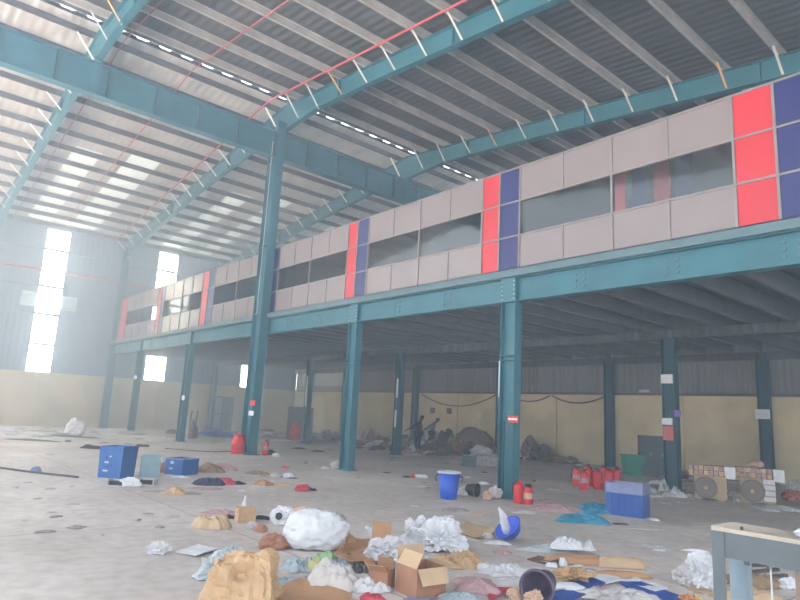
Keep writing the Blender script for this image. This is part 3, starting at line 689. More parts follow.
slab('blue_board', [(619, 584), (640, 583), (722, 612), (700, 622), (652, 605)], .012, 'board_blue', 'flat blue board at the bottom edge left of the steel bench', 'board', curl=.01)
slab('white_board', [(576, 574), (586, 571), (625, 582), (606, 585.5)], .014, 'foam', 'white strip board along the upper edge of the left blue board', 'board', curl=.015)
slab('white_board', [(621, 582), (636, 579), (668, 591), (655, 593)], .014, 'foam', 'white strip board along the upper edge of the right blue board', 'board', curl=.015)
slab('white_board', [(520, 590), (545, 578), (578, 590), (545, 594)], .012, 'paper', 'white board left of the left blue board', 'board', curl=.02, z=.002)
lump('brown_scrap', 574, 584, 27, .11, 'kraft', 'brown crumpled scrap lying on the left blue board', 'scrap', seed=66, amp=.6, z=.016)
cap('beige_paper', 620, 606, 66, .4, .08, 'paper', 'heap of pale papers on the floor between the two blue boards', 'paper', seed=67, rag=.5, amp=.7, z=.016)
cap('beige_paper', 606, 598, 30, .2, .05, 'pink', 'pale pink papers left of the heap of pale papers', 'paper', seed=68, rag=.5, z=.016)
lump('white_carton', 690, 588, 26, .2, 'paper', 'crushed pale carton left of the white crumpled wrapping', 'box', seed=69, amp=.3)
lump('white_wrapping', 704, 590, 30, .28, 'foam', 'white crumpled wrapping just left of the steel bench', 'wrapping', seed=70, amp=.5, sub=5)
slab('cardboard_sheet', [(682, 584), (716, 587), (714, 594), (690, 591)], .01, 'carton_pale', 'flat tan cardboard under the white crumpled wrapping', 'cardboard', z=.002, curl=.0)
cap('clear_film', 657, 549, 22, .25, .02, 'film', 'thin pale film alone on the floor below the blue crate', 'sheet', seed=71, rag=.3, rot=-.4)
cap('white_stick', 695, 552, 24, .05, .03, 'foam', 'thin white strip above the white crumpled wrapping', 'strip', seed=72, rag=.1, amp=.1, rot=-.1)
cap('orange_scrap', 688, 602, 16, .12, .05, 'orange', 'orange scrap at the bottom edge left of the bench leg', 'scrap', seed=73)
cap('yellow_scrap', 697, 600, 10, .08, .04, 'yellow_film', 'yellow scrap beside the orange one', 'scrap', seed=74)
# things seen under the bench
cap('crushed_carton', 752, 588, 48, .3, .14, 'trash_brown', 'crushed brown carton seen under the steel bench', 'cardboard', seed=75, amp=.6, rag=.3)
cap('crushed_carton', 745, 602, 56, .3, .1, 'carton_pale', 'crushed tan carton at the bottom edge under the steel bench', 'cardboard', seed=76, amp=.6, rag=.3)
for i, (a, b_) in enumerate([((748, 574), (778, 571)), ((745, 567), (786, 566)), ((752, 581), (786, 577))]):
    pa, pb = at(*a), at(*b_); o = MB().bar((0, 0, .02), (pb.x-pa.x, pb.y-pa.y, .02), .05, .03).build('wood_slat', M['dark_litter'], None); o.location = (pa.x, pa.y, 0)
    tag(o, ['dark wooden slat under the bench, middle one of three', 'dark wooden slat under the bench, farthest of three', 'dark wooden slat under the bench, nearest of three'][i], 'slat')
lump('white_scrap', 788, 590, 14, .1, 'foam', 'white scrap under the steel bench beside its wooden leg', 'scrap', seed=77, amp=.4)
# steel bench
b0 = empty('steel_bench', (-2.10, 5.04, -.005+.005), 0.0, label='grey steel bench frame with pale top at the lower right corner', cat='bench')
MB().box(-.02, -.03, .87, 2.6, .36, .9).build('bench_top', M['bench_top'], b0)
MB().box(0, -.02, .69, 2.6, .0, .868).box(0, .0, .848, 2.6, .06, .868).box(0, 0, .69, 2.6, .05, .70).build('front_channel', M['bench_grey'], b0)
MB().box(.0, .33, .72, 2.6, .35, .868).build('rear_channel', M['bench_grey'], b0)
MB().box(-.02, -.028, 0, .07, -.021, .868).box(-.02, -.021, 0, -.012, .06, .868).build('leg', M['bench_grey'], b0)
MB().box(-.02, .27, 0, .14, .278, .845).box(.132, .2, 0, .14, .27, .845).build('leg', M['bench_lit'], b0)  # rear leg: the light on its facing is put into a paler colour
MB().box(.52, .02, 0, .58, .05, .69).box(.51, .02, 0, .52, .1, .69).box(.58, .02, 0, .59, .1, .69).build('leg', M['wood'], b0)
for k in range(2): MB().lathe([(.02, 0), (.02, .03)], (.2+k*.15, .03, .658), 10).build('bolt', M['bench_grey'], b0)
MB().tube([(.36, .02, 0), (.36, .02, .69)], .006, 6).build('wire', M['white'], b0)
MB().lathe([(.012, 0), (.012, .02)], (.18, .02, .9), 10).build('bolt', M['black'], b0)
lump('white_rag', 0, 0, 0, .05, 'foam', 'small white rag on the bench top at the right edge', 'rag', dep=.1, seed=78, loc=Vector((-1.55, 5.2, 0)), W=.14, z=.9)
# ------------------------------------------------------------------ tanks, bins and people further in
def tank(name, px0, px1, pxm, py, H, flare, m_, lab, rot=.55, fac=.72, rim=None):
    pl = at(px0, py); pr = at(px1, py); c = (pl+pr)/2+VD*.22; W = (pr-pl).length*fac
    r = empty(name, (c.x, c.y, 0), YAW+rot, label=lab, cat='container')
    w0, w1 = W/2, W/2*flare; t = .02
    def ring(w_, z, d=1): return [(-w_, -w_*d, z), (w_, -w_*d, z), (w_, w_*d, z), (-w_, w_*d, z)]
    vs = ring(w0, 0)+ring(w1, H)+ring(w1-t, H)+ring(w0-t, t)
    fs = [(3, 2, 1, 0)]+[(a*4+k, a*4+(k+1) % 4, a*4+4+(k+1) % 4, a*4+4+k) for a in range(3) for k in range(4)]+[(12, 13, 14, 15)]
    MB().add(vs, fs).build('tank_shell', M[m_], r)
    if rim:
        mb = MB(); w_ = w1+.01
        mb.box(-w_, -w_, H-.02, w_, -w_+.03, H+.01).box(-w_, w_-.03, H-.02, w_, w_, H+.01).box(-w_, -w_+.03, H-.02, -w_+.03, w_-.03, H+.01).box(w_-.03, -w_+.03, H-.02, w_, w_-.03, H+.01)
        mb.build('rim', M[rim], r)
    return r, w0, w1
r, w0, w1 = tank('blue_tank', 93, 129, 120, 478, .64, 1.07, 'plastic_blue', 'tall open blue plastic tank with small white labels, left of the grey-green tank', rot=-.16, fac=.74)
for x, z, w_ in ((-.12, .3, .09), (-.14, .13, .11), (-.02, .42, .04)): MB().box(x, -w1-.012, z, x+w_, -w1-.002, z+.035).build('label', M['white'], r)
for x, z in ((-.06, .22), (.03, .25), (-.1, .4)): MB().lathe([(.02, 0), (.02, .02)], (x, -w1-.01, z), 8).build('fitting', M['navy'], r)
r, w0, w1 = tank('green_tank', 134, 155, 147, 477, .44, 1.02, 'tank_green', 'grey-green ribbed tank between the two blue tanks', rot=.38, fac=.92, rim='tank_green')
for k in range(5): MB().box(-w0+.02+k*w0*.45, -w1-.012, .04, -w0+.06+k*w0*.45, -w0+.002, .36).build('rib', M['tank_green'], r)
r, w0, w1 = tank('blue_tank', 161, 194, 181, 475, .36, 1.0, 'plastic_blue', 'low open blue box with a pale rim right of the grey-green tank', rot=-.42, rim='crate_pale')
for x, z, w_ in ((-.1, .24, .09), (-.12, .12, .1)): MB().box(x, -w1-.012, z, x+w_, -w1-.002, z+.06 if z > .2 else z+.03).build('label', M['white'], r)
for px, py, l_ in ((116, 486, 'small box with a dark opening in front of the tall blue tank'), (145, 485, 'small box with a dark opening in front of the grey-green tank')):
    p = at(px, py)+VD*.08; r = empty('small_box', (p.x, p.y, 0), YAW, label=l_, cat='box')
    MB().box(-.17, -.1, 0, .17, .12, .012).box(-.17, -.1, .012, -.15, .12, .11).box(.15, -.1, .012, .17, .12, .11).box(-.15, .1, .012, .15, .12, .11).build('box_shell', M['paper'], r)
    MB().box(-.13, -.09, .012, .13, .08, .08).build('dark_insert', M['black'], r)
TAB = [  # fn, name, px, py, wpx, dep or h, height, material, label, category
 ('l', 'white_plastic', 130, 487, 20, .15, .14, 'foam', 'white crumpled plastic between the two small boxes', 'bag'),
 ('l', 'reddish_litter', 162, 473, 12, .3, .2, 'carton_red', 'reddish litter behind the low blue box at its left', 'litter'),
 ('l', 'white_plastic', 158, 466, 9, .2, .2, 'foam', 'small white plastic behind the low blue box', 'bag'),
 ('c', 'flat_board', 181, 478, 16, .1, .04, 'foam', 'flat white board just in front of the low blue box', 'board'),
 ('c', 'tan_block', 175, 495, 24, .3, .11, 'ochre', 'tan foam block alone on the floor below the low blue box', 'block'),
 ('c', 'grey_rag', 172, 494, 50, .25, .03, 'grey_litter', 'flat dark grey rag under the tan foam block', 'rag'),
 ('c', 'tan_cloth', 210, 473, 30, .5, .2, 'trash_brown', 'tan crumpled cloth right of the low blue box', 'cloth'),
 ('c', 'pink_cloth', 224, 471, 26, .5, .16, 'pink', 'dull pink cloth beside the tan cloth', 'cloth'),
 ('c', 'black_jacket', 210, 486, 30, .5, .14, 'navy', 'dark navy jacket on the floor in front of the tan cloth', 'jacket'),
 ('c', 'red_cloth', 224, 485, 22, .4, .12, 'red_cloth', 'dusty red cloth lying over the dark navy jacket', 'cloth'),
 ('c', 'black_rag', 236, 485, 16, .3, .06, 'black', 'black rag at the right end of the dusty red cloth', 'rag'),
 ('c', 'pink_sheet', 206, 490, 30, .3, .03, 'pink', 'thin pink sheet before the dark navy jacket', 'sheet'),
 ('c', 'tan_cardboard', 258, 475, 22, .4, .07, 'trash_brown', 'tan cardboard piece behind the brown crumpled paper', 'cardboard'),
 ('c', 'brown_paper', 263, 486, 20, .3, .09, 'carton', 'brown crumpled paper between the navy jacket and the red rag', 'paper'),
 ('c', 'tan_paper', 280, 486, 24, .3, .05, 'carton_pale', 'pale tan paper left of the red rag', 'paper'),
 ('l', 'white_plastic', 275, 477, 8, .15, .08, 'paper', 'small white plastic left of its larger neighbour before the tall column', 'bag'),
 ('l', 'white_plastic', 288, 478, 10, .2, .1, 'foam', 'white plastic bag lump on open floor right of the tall column', 'bag'),
 ('c', 'pink_scrap', 285, 469, 8, .2, .08, 'red_cloth', 'pinkish red scrap on the floor right of the tall column foot', 'scrap'),
 ('l', 'red_rag', 303, 492, 14, .25, .12, 'red_cloth', 'bright red rag on open floor', 'rag'),
 ('c', 'dark_scrap', 312, 491, 8, .15, .05, 'black', 'dark scrap touching the bright red rag', 'scrap'),
 ('c', 'white_strip', 243, 492, 8, .2, .03, 'white', 'white paper right of the black rag', 'paper'),
 ('c', 'white_strip', 258, 487, 14, .1, .02, 'white', 'thin white strip in front of the brown crumpled paper', 'strip'),
 ('l', 'cream_rag', 336, 469, 10, .3, .2, 'cloth', 'cream rag at the foot of the column right of the tall one', 'rag'),
 ('c', 'cream_scrap', 325, 469, 9, .2, .06, 'cloth', 'small cream scrap left of the cream rag', 'scrap'),
 ('l', 'white_bag', 74, 436, 16, .6, .68, 'foam', 'full white sack standing alone before the far yellow wall', 'sack'),
 ('c', 'dark_plank', 66, 437, 56, .5, .05, 'dark_litter', 'dark flat board lying under the white sack by the far wall', 'board'),
 ('c', 'brown_plank', 33, 441, 46, .3, .06, 'brown_litter', 'reddish brown plank lying left of the white sack', 'plank'),
 ('c', 'dark_scrap', 68, 442, 6, .2, .06, 'dark_litter', 'small dark scrap below the white sack', 'scrap'),
 ('c', 'black_tangle', 92, 449, 18, .4, .13, 'black', 'black tangle on the floor behind the tall blue tank', 'tangle'),
 ('c', 'black_tangle', 142, 447, 12, .4, .08, 'black', 'black scrap behind the tall blue tank at its right', 'scrap'),
 ('c', 'white_paper', 23, 461, 16, .35, .03, 'white', 'white paper alone at the left edge above the cable', 'paper'),
 ('c', 'grey_box', 36, 472, 9, .2, .1, 'crate_pale', 'small greyish box lying on the long cable', 'box'),
 ('l', 'pale_rags', 131, 435, 24, .8, .16, 'paper', 'pale rags at the foot of the second short column from the far wall', 'rag'),
 ('l', 'reddish_litter', 172, 434, 12, .5, .2, 'brown_litter', 'reddish litter left of the short column beside the tall one', 'litter'),
 ('l', 'pale_rags', 197, 437, 12, .4, .12, 'paper', 'pale rags right of the leaning odds and ends', 'rag'),
 ('l', 'blue_tarp', 213, 437, 26, 1.0, .32, 'crate_blue', 'dark blue tarp heap in front of the steel door, left half', 'tarp'),
 ('l', 'blue_tarp', 232, 438, 20, .9, .24, 'crate_blue', 'dark blue tarp heap in front of the steel door, right half', 'tarp'),
 ('l', 'grey_bag', 266, 437, 20, .8, .4, 'grey_litter', 'grey bag between the tall column and the grey cabinet', 'bag'),
 ('l', 'white_bag', 280, 437, 8, .3, .3, 'paper', 'small pale bag left of the grey cabinet foot', 'bag'),
 ('c', 'pale_board', 280, 441, 26, .4, .08, 'paper', 'pale board on the floor left of the grey cabinet', 'board'),
 ('c', 'dark_mat', 299, 449, 13, .5, .04, 'black', 'dark mat on the floor before the grey cabinet, left of two', 'mat'),
 ('c', 'dark_mat', 318, 452, 12, .5, .04, 'black', 'dark mat on the floor before the grey cabinet, right of two', 'mat'),
 ('l', 'black_bag', 270, 455, 9, .25, .14, 'black', 'black bag on the floor right of the tall column', 'bag'),
 ('l', 'white_plastic', 276, 457, 7, .2, .12, 'foam', 'white plastic right of the black bag by the tall column', 'bag'),
 ('c', 'white_paper', 423, 488, 12, .3, .03, 'foam', 'white paper on the floor left of the blue bucket', 'paper'),
 ('l', 'white_rag', 463, 496, 10, .2, .16, 'paper', 'white rag just right of the blue bucket', 'rag'),
 ('l', 'white_rag', 484, 485, 9, .2, .06, 'foam', 'white scrap behind the black basket', 'scrap'),
 ('l', 'tan_jar', 487, 500, 8, .15, .16, 'peach', 'tan crumpled cup right of the black basket', 'cup'),
 ('l', 'cream_rag', 495, 499, 12, .25, .22, 'cloth', 'cream rag at the left foot of the middle front column', 'rag'),
 ('c', 'pale_scrap', 455, 512, 26, .25, .04, 'grey_litter', 'pale crumpled scraps below the blue bucket', 'scrap'),
 ('c', 'pale_scrap', 450, 517, 10, .12, .02, 'white', 'white scrap just below the pale scraps and the blue bucket', 'scrap'),
 ('c', 'tan_scrap', 478, 516, 14, .15, .03, 'carton_pale', 'tan scrap below the black basket', 'scrap'),
 ('c', 'white_scrap', 415, 507, 10, .15, .02, 'white', 'white scrap left below the blue bucket', 'scrap'),
 ('c', 'pink_sheet', 541, 505, 30, .5, .08, 'pink', 'pink crumpled sheet right of the red canisters', 'sheet'),
 ('c', 'grey_sheet', 560, 513, 46, .6, .1, 'pink', 'dusty pale sheet left of the blue crate', 'sheet'),
 ('c', 'white_sheet', 525, 514, 22, .25, .04, 'paper', 'white sheet in front of the red canisters', 'sheet'),
 ('c', 'blue_tarp', 582, 524, 48, .45, .13, 'tarp', 'bright blue plastic tarp on open floor in front of the blue crate', 'tarp'),
 ('c', 'blue_tarp', 596, 514, 36, .5, .16, 'tarp', 'bright blue plastic tarp against the left side of the blue crate', 'tarp'),
 ('c', 'white_scrap', 640, 530, 30, .2, .02, 'paper', 'thin pale paper below the blue crate', 'paper'),
 ('c', 'white_scrap', 655, 521, 8, .15, .03, 'foam', 'white scrap right of the blue crate', 'scrap'),
 ('c', 'dark_strip', 620, 525, 14, .1, .03, 'dark_litter', 'dark strip just below the blue crate', 'strip'),
 ('l', 'dark_bag', 543, 461, 13, .5, .62, 'dark_litter', 'round dark bag against the back wall right of the middle front column', 'bag'),
 ('l', 'brown_bag', 530, 460, 15, .7, .9, 'brown_litter', 'brown sack against the back wall left of the round dark bag', 'sack'),
 ('l', 'red_box', 793, 502, 16, .35, .24, 'brick_box_red', 'dull red box with a white label at the right edge', 'box'),
 ('l', 'white_box', 796, 492, 12, .4, .3, 'paper', 'pale box at the right edge behind the dull red one', 'box'),
]
for i, (fn, nm, px, py, wp, dep, h_, m_, l_, c_) in enumerate(TAB):
    if fn == 'c': cap(nm, px, py, wp, dep, h_, m_, l_, c_, seed=100+i, rag=.3, amp=.5)
    else: lump(nm, px, py, wp, h_, m_, l_, c_, dep=dep, seed=100+i, amp=.3)
# long cable and lines on the left floor
pts = [at(-12, 467), at(10, 470), at(32, 473), at(55, 475.5), at(78, 478)]
tag(MB().tube([(p.x, p.y, .02) for p in pts], .022, 6).build('long_cable', M['dark_litter']), 'long dark cable lying across the floor at the left edge', 'cable')
pts = [at(165, 449), at(190, 451), at(215, 452.5), at(234, 452)]
tag(MB().tube([(p.x, p.y, .02) for p in pts], .018, 6).build('floor_cable', M['dark_litter']), 'thin dark cable leading to the orange-red barrel', 'cable')
# red barrel by the tall column
p = at(236, 454)+VD*.25
r = empty('red_barrel', (p.x, p.y, 0), 0, label='red plastic barrel standing left of the tall column', cat='barrel')
MB().lathe([(.24, 0), (.25, .02), (.25, .3), (.27, .32), (.25, .34), (.24, .46), (.18, .54), (.17, .62)], n=24).build('barrel_body', M['red'], r, smooth=True)
MB().lathe([(.19, .61), (.2, .63), (.19, .66)], n=24).build('lid', M['red'], r, smooth=True)
def extinguisher(name, p, H, R_, lab, group=None, capm='black', rz=0, band=True):
    r = empty(name, (p.x, p.y, 0), YAW+rz, label=lab, cat='extinguisher')
    MB().lathe([(R_*.92, 0), (R_, .015), (R_, H*.74), (R_*.8, H*.84), (R_*.3, H*.9)], n=20).build('cylinder', M['red'], r, smooth=True)
    MB().lathe([(R_*.3, H*.89), (R_*.34, H*.95)], n=10).bar((0, 0, H*.97), (R_*.9, 0, H), .03, .02).build('valve', M[capm], r)
    if band: MB().lathe([(R_*1.01, H*.35), (R_*1.01, H*.58)], n=20, caps=False).build('label_band', M['pink'], r)
    MB().tube([(-R_*.3, 0, H*.95), (-R_*1.1, 0, H*.85), (-R_*1.25, 0, H*.4)], .012, 6).build('hose', M['black'], r)
    return r
extinguisher('fire_extinguisher', at(265, 455), .52, .1, 'pinkish red fire extinguisher standing right of the tall column')
p = at(519, 504); extinguisher('fire_extinguisher', p+VD*.1, .44, .095, 'red canister against the middle front column, left of the black-capped one', capm='red', band=False)
p = at(528, 504); r = empty('red_canister', (p.x, p.y, 0), YAW, label='red canister with a black cap right of the middle front column', cat='canister')
MB().lathe([(.09, 0), (.095, .02), (.095, .3), (.085, .32)], n=20).build('canister_body', M['red'], r, smooth=True)
MB().lathe([(.07, .32), (.07, .37), (.06, .38)], n=16).build('lid', M['black'], r)
MB().lathe([(.0965, .1), (.0965, .22)], n=20, caps=False).build('label_band', M['peach'], r)
ex = [(577, 486, 'leftmost of the red extinguishers left of the blue crate'), (584, 490, 'front red extinguisher with a white label, second from left in the cluster'), (591, 486, 'red extinguisher behind the front ones, third from left in the cluster'), (598, 489, 'bright red extinguisher in the middle front of the cluster'), (605, 484, 'red extinguisher at the rear of the cluster, above the blue crate edge'), (610, 488, 'red extinguisher close behind the blue crate corner'), (617, 486, 'rightmost red extinguisher of the cluster, behind the blue crate'), (570+18, 482, 'red extinguisher at the rear left of the cluster')]
for i, (x, y, l_) in enumerate(ex): extinguisher('fire_extinguisher', at(x, y), .5, .115, l_, 'cluster of red extinguishers', rz=i*.7, band=(i in (0, 1)))
cap('red_hose_heap', 622, 486, 22, .5, .1, 'red', 'flat red heap right of the extinguisher cluster', 'hose', seed=211)
# blue crate
pl = at(606, 514); pr = at(643, 519); W = (pr-pl).length; ang = math.atan2(pr.y-pl.y, pr.x-pl.x)
r = empty('blue_crate', (pl.x, pl.y, 0), ang, label='blue plastic crate with a paler band along its top', cat='crate')
MB().box(0, 0, 0, W, .02, .46).box(0, .48, 0, W, .5, .46).box(0, .02, 0, .02, .48, .46).box(W-.02, .02, 0, W, .48, .46).box(.02, .02, 0, W-.02, .48, .02).build('crate_body', M['crate_blue'], r)
MB().box(-.01, -.01, .4, W+.01, .0, .58).box(-.01, .5, .4, W+.01, .51, .58).box(-.01, 0, .4, 0, .5, .58).box(W, 0, .4, W+.01, .5, .58).build('crate_band', M['crate_pale'], r)
for k in range(5): MB().box(.06+k*(W-.16)/4, -.012, .03, .1+k*(W-.16)/4, -.001, .38).build('rib', M['crate_blue'], r)
# blue bucket
p = at(449, 500)+VD*.17
r = empty('blue_bucket', (p.x, p.y, 0), YAW, label='tall blue plastic bucket with white rim standing on open floor', cat='bucket')
MB().lathe([(.155, 0), (.165, .015), (.225, .5), (.215, .5), (.155, .03), (.001, .03)], n=30, caps=False).lathe([(.155, 0), (.15, .001)], n=30).build('bucket_body', M['bucket_blue'], r, smooth=True)
MB().lathe([(.222, .5), (.24, .505), (.24, .53), (.222, .54), (.21, .52)], n=30, caps=False).build('rim', M['white'], r, smooth=True)
for s_ in (-1, 1): MB().tube([(s_*.2, -.04, .46), (s_*.26, -.03, .45), (s_*.27, 0, .38), (s_*.25, .03, .33)], .014, 6).build('handle', M['navy'], r)
# black basket on its side
p = at(477, 497)
r = empty('black_basket', (p.x, p.y, .135), 0, label='black round basket lying on its side right of the blue bucket', cat='basket')
MB().lathe([(.001, .24), (.10, .24), (.135, 0), (.125, 0), (.09, .225), (.001, .225)], n=20, caps=False).build('basket_shell', M['black'], r, smooth=True)
MB().lathe([(.12, -.006), (.142, 0), (.14, .02)], n=20, caps=False).build('rim', M['dark_litter'], r)
r.rotation_euler = (-PI/2, 0, YAW+.9)
# red and white bottle lying
p = at(412, 478); o0 = empty('lying_bottle', (p.x, p.y, .055), YAW-.05, label='white bottle with red cap lying left of the blue bucket', cat='bottle')
MB().tube([(.08, 0, 0), (.1, 0, 0), (.36, 0, 0), (.4, 0, 0)], [.025, .05, .05, .035], 12).build('bottle_body', M['white'], o0, smooth=True)
MB().tube([(-.02, 0, 0), (.085, 0, 0)], .045, 12).build('bottle_cap', M['red'], o0)
# green bin and dark locker by the mid column
p = at(637, 476)+VD*.3
r = empty('green_bin', (p.x, p.y, 0), YAW, label='green plastic bin beside the dark metal locker', cat='bin')
mb = MB(); a0, a1 = .28, .34
vs = [(-a0, -a0*.8, 0), (a0, -a0*.8, 0), (a0, a0*.8, 0), (-a0, a0*.8, 0), (-a1, -a1*.8, .66), (a1, -a1*.8, .66), (a1, a1*.8, .66), (-a1, a1*.8, .66)]
vs += [(x*.93, y*.93, z if z else .03) for x, y, z in vs[4:]]+[(x*.93, y*.93, .03) for x, y, z in vs[:4]]
mb.add(vs, [(3, 2, 1, 0)]+[(k, (k+1) % 4, 4+(k+1) % 4, 4+k) for k in range(4)]+[(4+k, 4+(k+1) % 4, 8+(k+1) % 4, 8+k) for k in range(4)]+[(8+k, 8+(k+1) % 4, 12+(k+1) % 4, 12+k) for k in range(4)]+[(12, 13, 14, 15)])
mb.build('bin_body', M['bin_green'], r)
MB().box(-a1-.02, -a1*.8-.03, .63, a1+.02, -a1*.8-.0, .68).box(-a1-.02, a1*.8, .63, a1+.02, a1*.8+.03, .68).build('rim', M['bin_green'], r)
def locker(name, px, py, W, D, H, rot, m_, lab, doors=2, rows=1):
    p = at(px, py)+VD*D/2; r = empty(name, (p.x, p.y, 0), YAW+rot, label=lab, cat='cabinet')
    MB().box(-W/2, -D/2+.02, 0, W/2, D/2, H).build('cabinet_body', M[m_], r)
    for i in range(doors):
        for j in range(rows):
            x0 = -W/2+.02+i*(W-.04)/doors; z0 = .06+j*(H-.1)/rows
            d = MB().box(x0+.008, -D/2, z0+.008, x0+(W-.04)/doors-.008, -D/2+.018, z0+(H-.1)/rows-.008).build('door', M[m_], r)
            MB().box(x0+(W-.04)/doors-.08, -D/2-.02, z0+(H-.1)/rows*.5, x0+(W-.04)/doors-.06, -D/2-.002, z0+(H-.1)/rows*.5+.1).build('handle', M['galv'], d)
    return r
locker('metal_locker', 655, 477, .8, .5, 1.35, -.2, 'dark_steel', 'dark metal locker behind the column with notices', 2)
locker('metal_cabinet', 298, 440, 1.35, .5, 1.75, .1, 'dark_steel', 'large grey metal cabinet near the far corner', 3, 2)
lump('red_bundle', 295, 441, 12, .85, 'red_cloth', 'dull red bundle leaning in front of the large grey cabinet', 'bundle', dep=.4, seed=230, amp=.25)
# leaning odds and ends by the short column
p = at(190, 438); r = empty('hand_truck', (p.x, p.y, 0), YAW, label='dark hand truck leaning right of the short column with a white tube', cat='hand truck')
MB().tube([(-.14, .0, .1), (-.14, .3, 1.25), (.14, .3, 1.25), (.14, 0, .1)], .025, 8).bar((-.14, .1, .45), (.14, .1, .45), .03).bar((-.14, .2, .85), (.14, .2, .85), .03).build('truck_frame', M['black'], r)
MB().box(-.18, -.22, .01, .18, .02, .03).build('toe_plate', M['dark_litter'], r)
for s_ in (-1, 1):
    o = MB().lathe([(.03, -.02), (.12, -.02), (.13, 0), (.12, .02), (.03, .02)], n=18).build('wheel', M['black'], r); o.location = (s_*.2, .06, .13); o.rotation_euler = (0, PI/2, 0)
lump('dark_sack', 191, 439, 10, .7, 'brown_litter', 'dark reddish sack standing on the floor by the hand truck', 'sack', dep=.3, seed=231, amp=.3)
p = at(186, 440); tag(MB().tube([(p.x, p.y, .15), (p.x, p.y, .75)], .07, 10).lathe([(.09, 0), (.09, .15)], (p.x, p.y, 0), 10).build('white_canister', M['white']), 'slim white canister at the foot of the short column', 'canister')
# strapped fan units with trays of small cartons on top
def fan_unit(px0, px1, py, H, lab, tray_lab, bag_lab, white_straps):
    pl, pr = at(px0, py-.1*(px1-px0)), at(px1, py); W = (pr-pl).length; a = math.atan2(pr.y-pl.y, pr.x-pl.x); D = .5
    r = empty('fan_unit', (pl.x, pl.y, 0), a, label=lab, cat='fan')
    MB().box(0, 0, .03, W, D, H).box(.05, .02, 0, .15, D-.02, .03).box(W-.15, .02, 0, W-.05, D-.02, .03).build('unit_case', M['fan_case'], r)
    R_ = H*.42; cx = W*.36
    f_ = MB().lathe([(R_, 0), (R_+.02, .012), (R_+.02, .02), (R_-.01, .02)], n=32, caps=False).build('fan_ring', M['fan_dark'], r); f_.location = (cx, -.0, H*.52); f_.rotation_euler = (PI/2, 0, 0)
    g_ = MB().lathe([(.001, .006), (R_, .006), (R_, 0)], n=32, caps=False).build('fan_disc', M['fan_dark'], r); g_.location = (cx, -.0, H*.52); g_.rotation_euler = (PI/2, 0, 0)
    h_ = MB().lathe([(.05, .0), (.05, .02), (.03, .03)], n=16).build('fan_hub', M['strap'], r); h_.location = (cx, -.004, H*.52); h_.rotation_euler = (PI/2, 0, 0)
    mb = MB()
    for k in range(1, 8): mb.lathe([(R_*k/8, .016), (R_*k/8+.006, .02)], n=28, caps=False)
    q = mb.build('fan_grille', M['galv'], r); q.location = (cx, -.0, H*.52); q.rotation_euler = (PI/2, 0, 0)
    for k in range(4):
        z = H*(.14+.23*k)
        MB().box(W*.68, -.012, z, W+.012, -.001, z+.1).box(W+.001, 0, z, W+.012, D, z+.1).build('packing_strap', M['white' if white_straps else 'strap'], r)
    ca, sa = math.cos(a), math.sin(a)
    t = empty('carton_tray', (pl.x-sa*.05-.12*ca, pl.y+ca*.05-.12*sa, H+.002), a, label=tray_lab, cat='tray')
    MB().box(0, 0, 0, W*1.14, .4, .015).build('tray_base', M['carton'], t)
    nk = 7; cw = W*1.12/nk
    for k in range(nk):
        for j in range(2): MB().box(k*cw+.008, .01, .018+j*.115, (k+1)*cw-.008, .38, .018+j*.115+.105).build('small_carton', M['brick_box' if (k+j) % 3 else 'carton_pale'], t)
    MB().box(W*1.15, -.02, -.03, W*1.15+.22, .3, .24).build('white_sheet_end', M['foam'], t)
    return Vector((pl.x, pl.y, 0)), a, W
fan_unit(695, 727, 502, .55, 'strapped fan unit standing just right of the column with notices', 'tray of small cartons on the left strapped fan unit', 'white bag at the right end of the left carton tray', False)
q0, a0, W0 = fan_unit(741, 776, 506, .56, 'strapped fan unit with white bands, the right one of two', 'tray of small cartons on the right strapped fan unit', 'white bag at the right end of the right carton tray', True)
lump('wrapped_pack', 0, 0, 0, .16, 'brick_box', 'wrapped pack lying on top of the right carton tray', 'pack', dep=.3, seed=240, amp=.12, loc=q0+Vector((math.cos(a0)*W0*.45-.05, math.sin(a0)*W0*.45+.2, 0)), W=.36, z=.82, smooth=True)
p = at(790, 500); 
# back wall cables, notices and camera
def swag(x0, x1, z0, z1, sag, lab):
    pts = [(x0+(x1-x0)*k/14, YB-.1, z0+(z1-z0)*k/14-sag*4*(k/14)*(1-k/14)) for k in range(15)]
    tag(MB().tube(pts, .03, 6).build('wall_cable', M['dark_litter']), lab, 'cable')
swag(-25.0, -19.6, 2.8, 2.85, .62, 'cable hanging in a deep loop on the back wall behind the people')
swag(-19.0, -16.6, 2.85, 2.8, .3, 'cable loop on the back wall right of the middle front column')
swag(-16.5, -13.9, 2.8, 2.8, .3, 'cable loop on the back wall left of its dark column near the green bin')
for x, z, m_, l_ in ((-24.2, 1.95, 'dark_litter', 'small grey notice on the yellow wall, left of two above the people'), (-22.95, 1.95, 'dark_litter', 'small dark notice on the yellow wall, right of two above the people'), (-20.9, 1.75, 'foam', 'small white mark on the yellow wall left of the middle front column')):
    tag(MB().box(x-.16 if m_ != 'foam' else x-.1, YB-.02, z-.16 if m_ != 'foam' else z-.08, x+.2, YB-.002, z+.14).build('wall_notice', M[m_]), l_, 'notice')
tag(MB().box(-12.2, YB-.12, 2.98, -12.0, YB+.03, 3.08).tube([(-12.2, YB-.06, 3.03), (-12.32, YB-.2, 3.0)], .05, 8).build('wall_camera', M['white']), 'small white camera on the back wall left of the column with notices', 'camera')
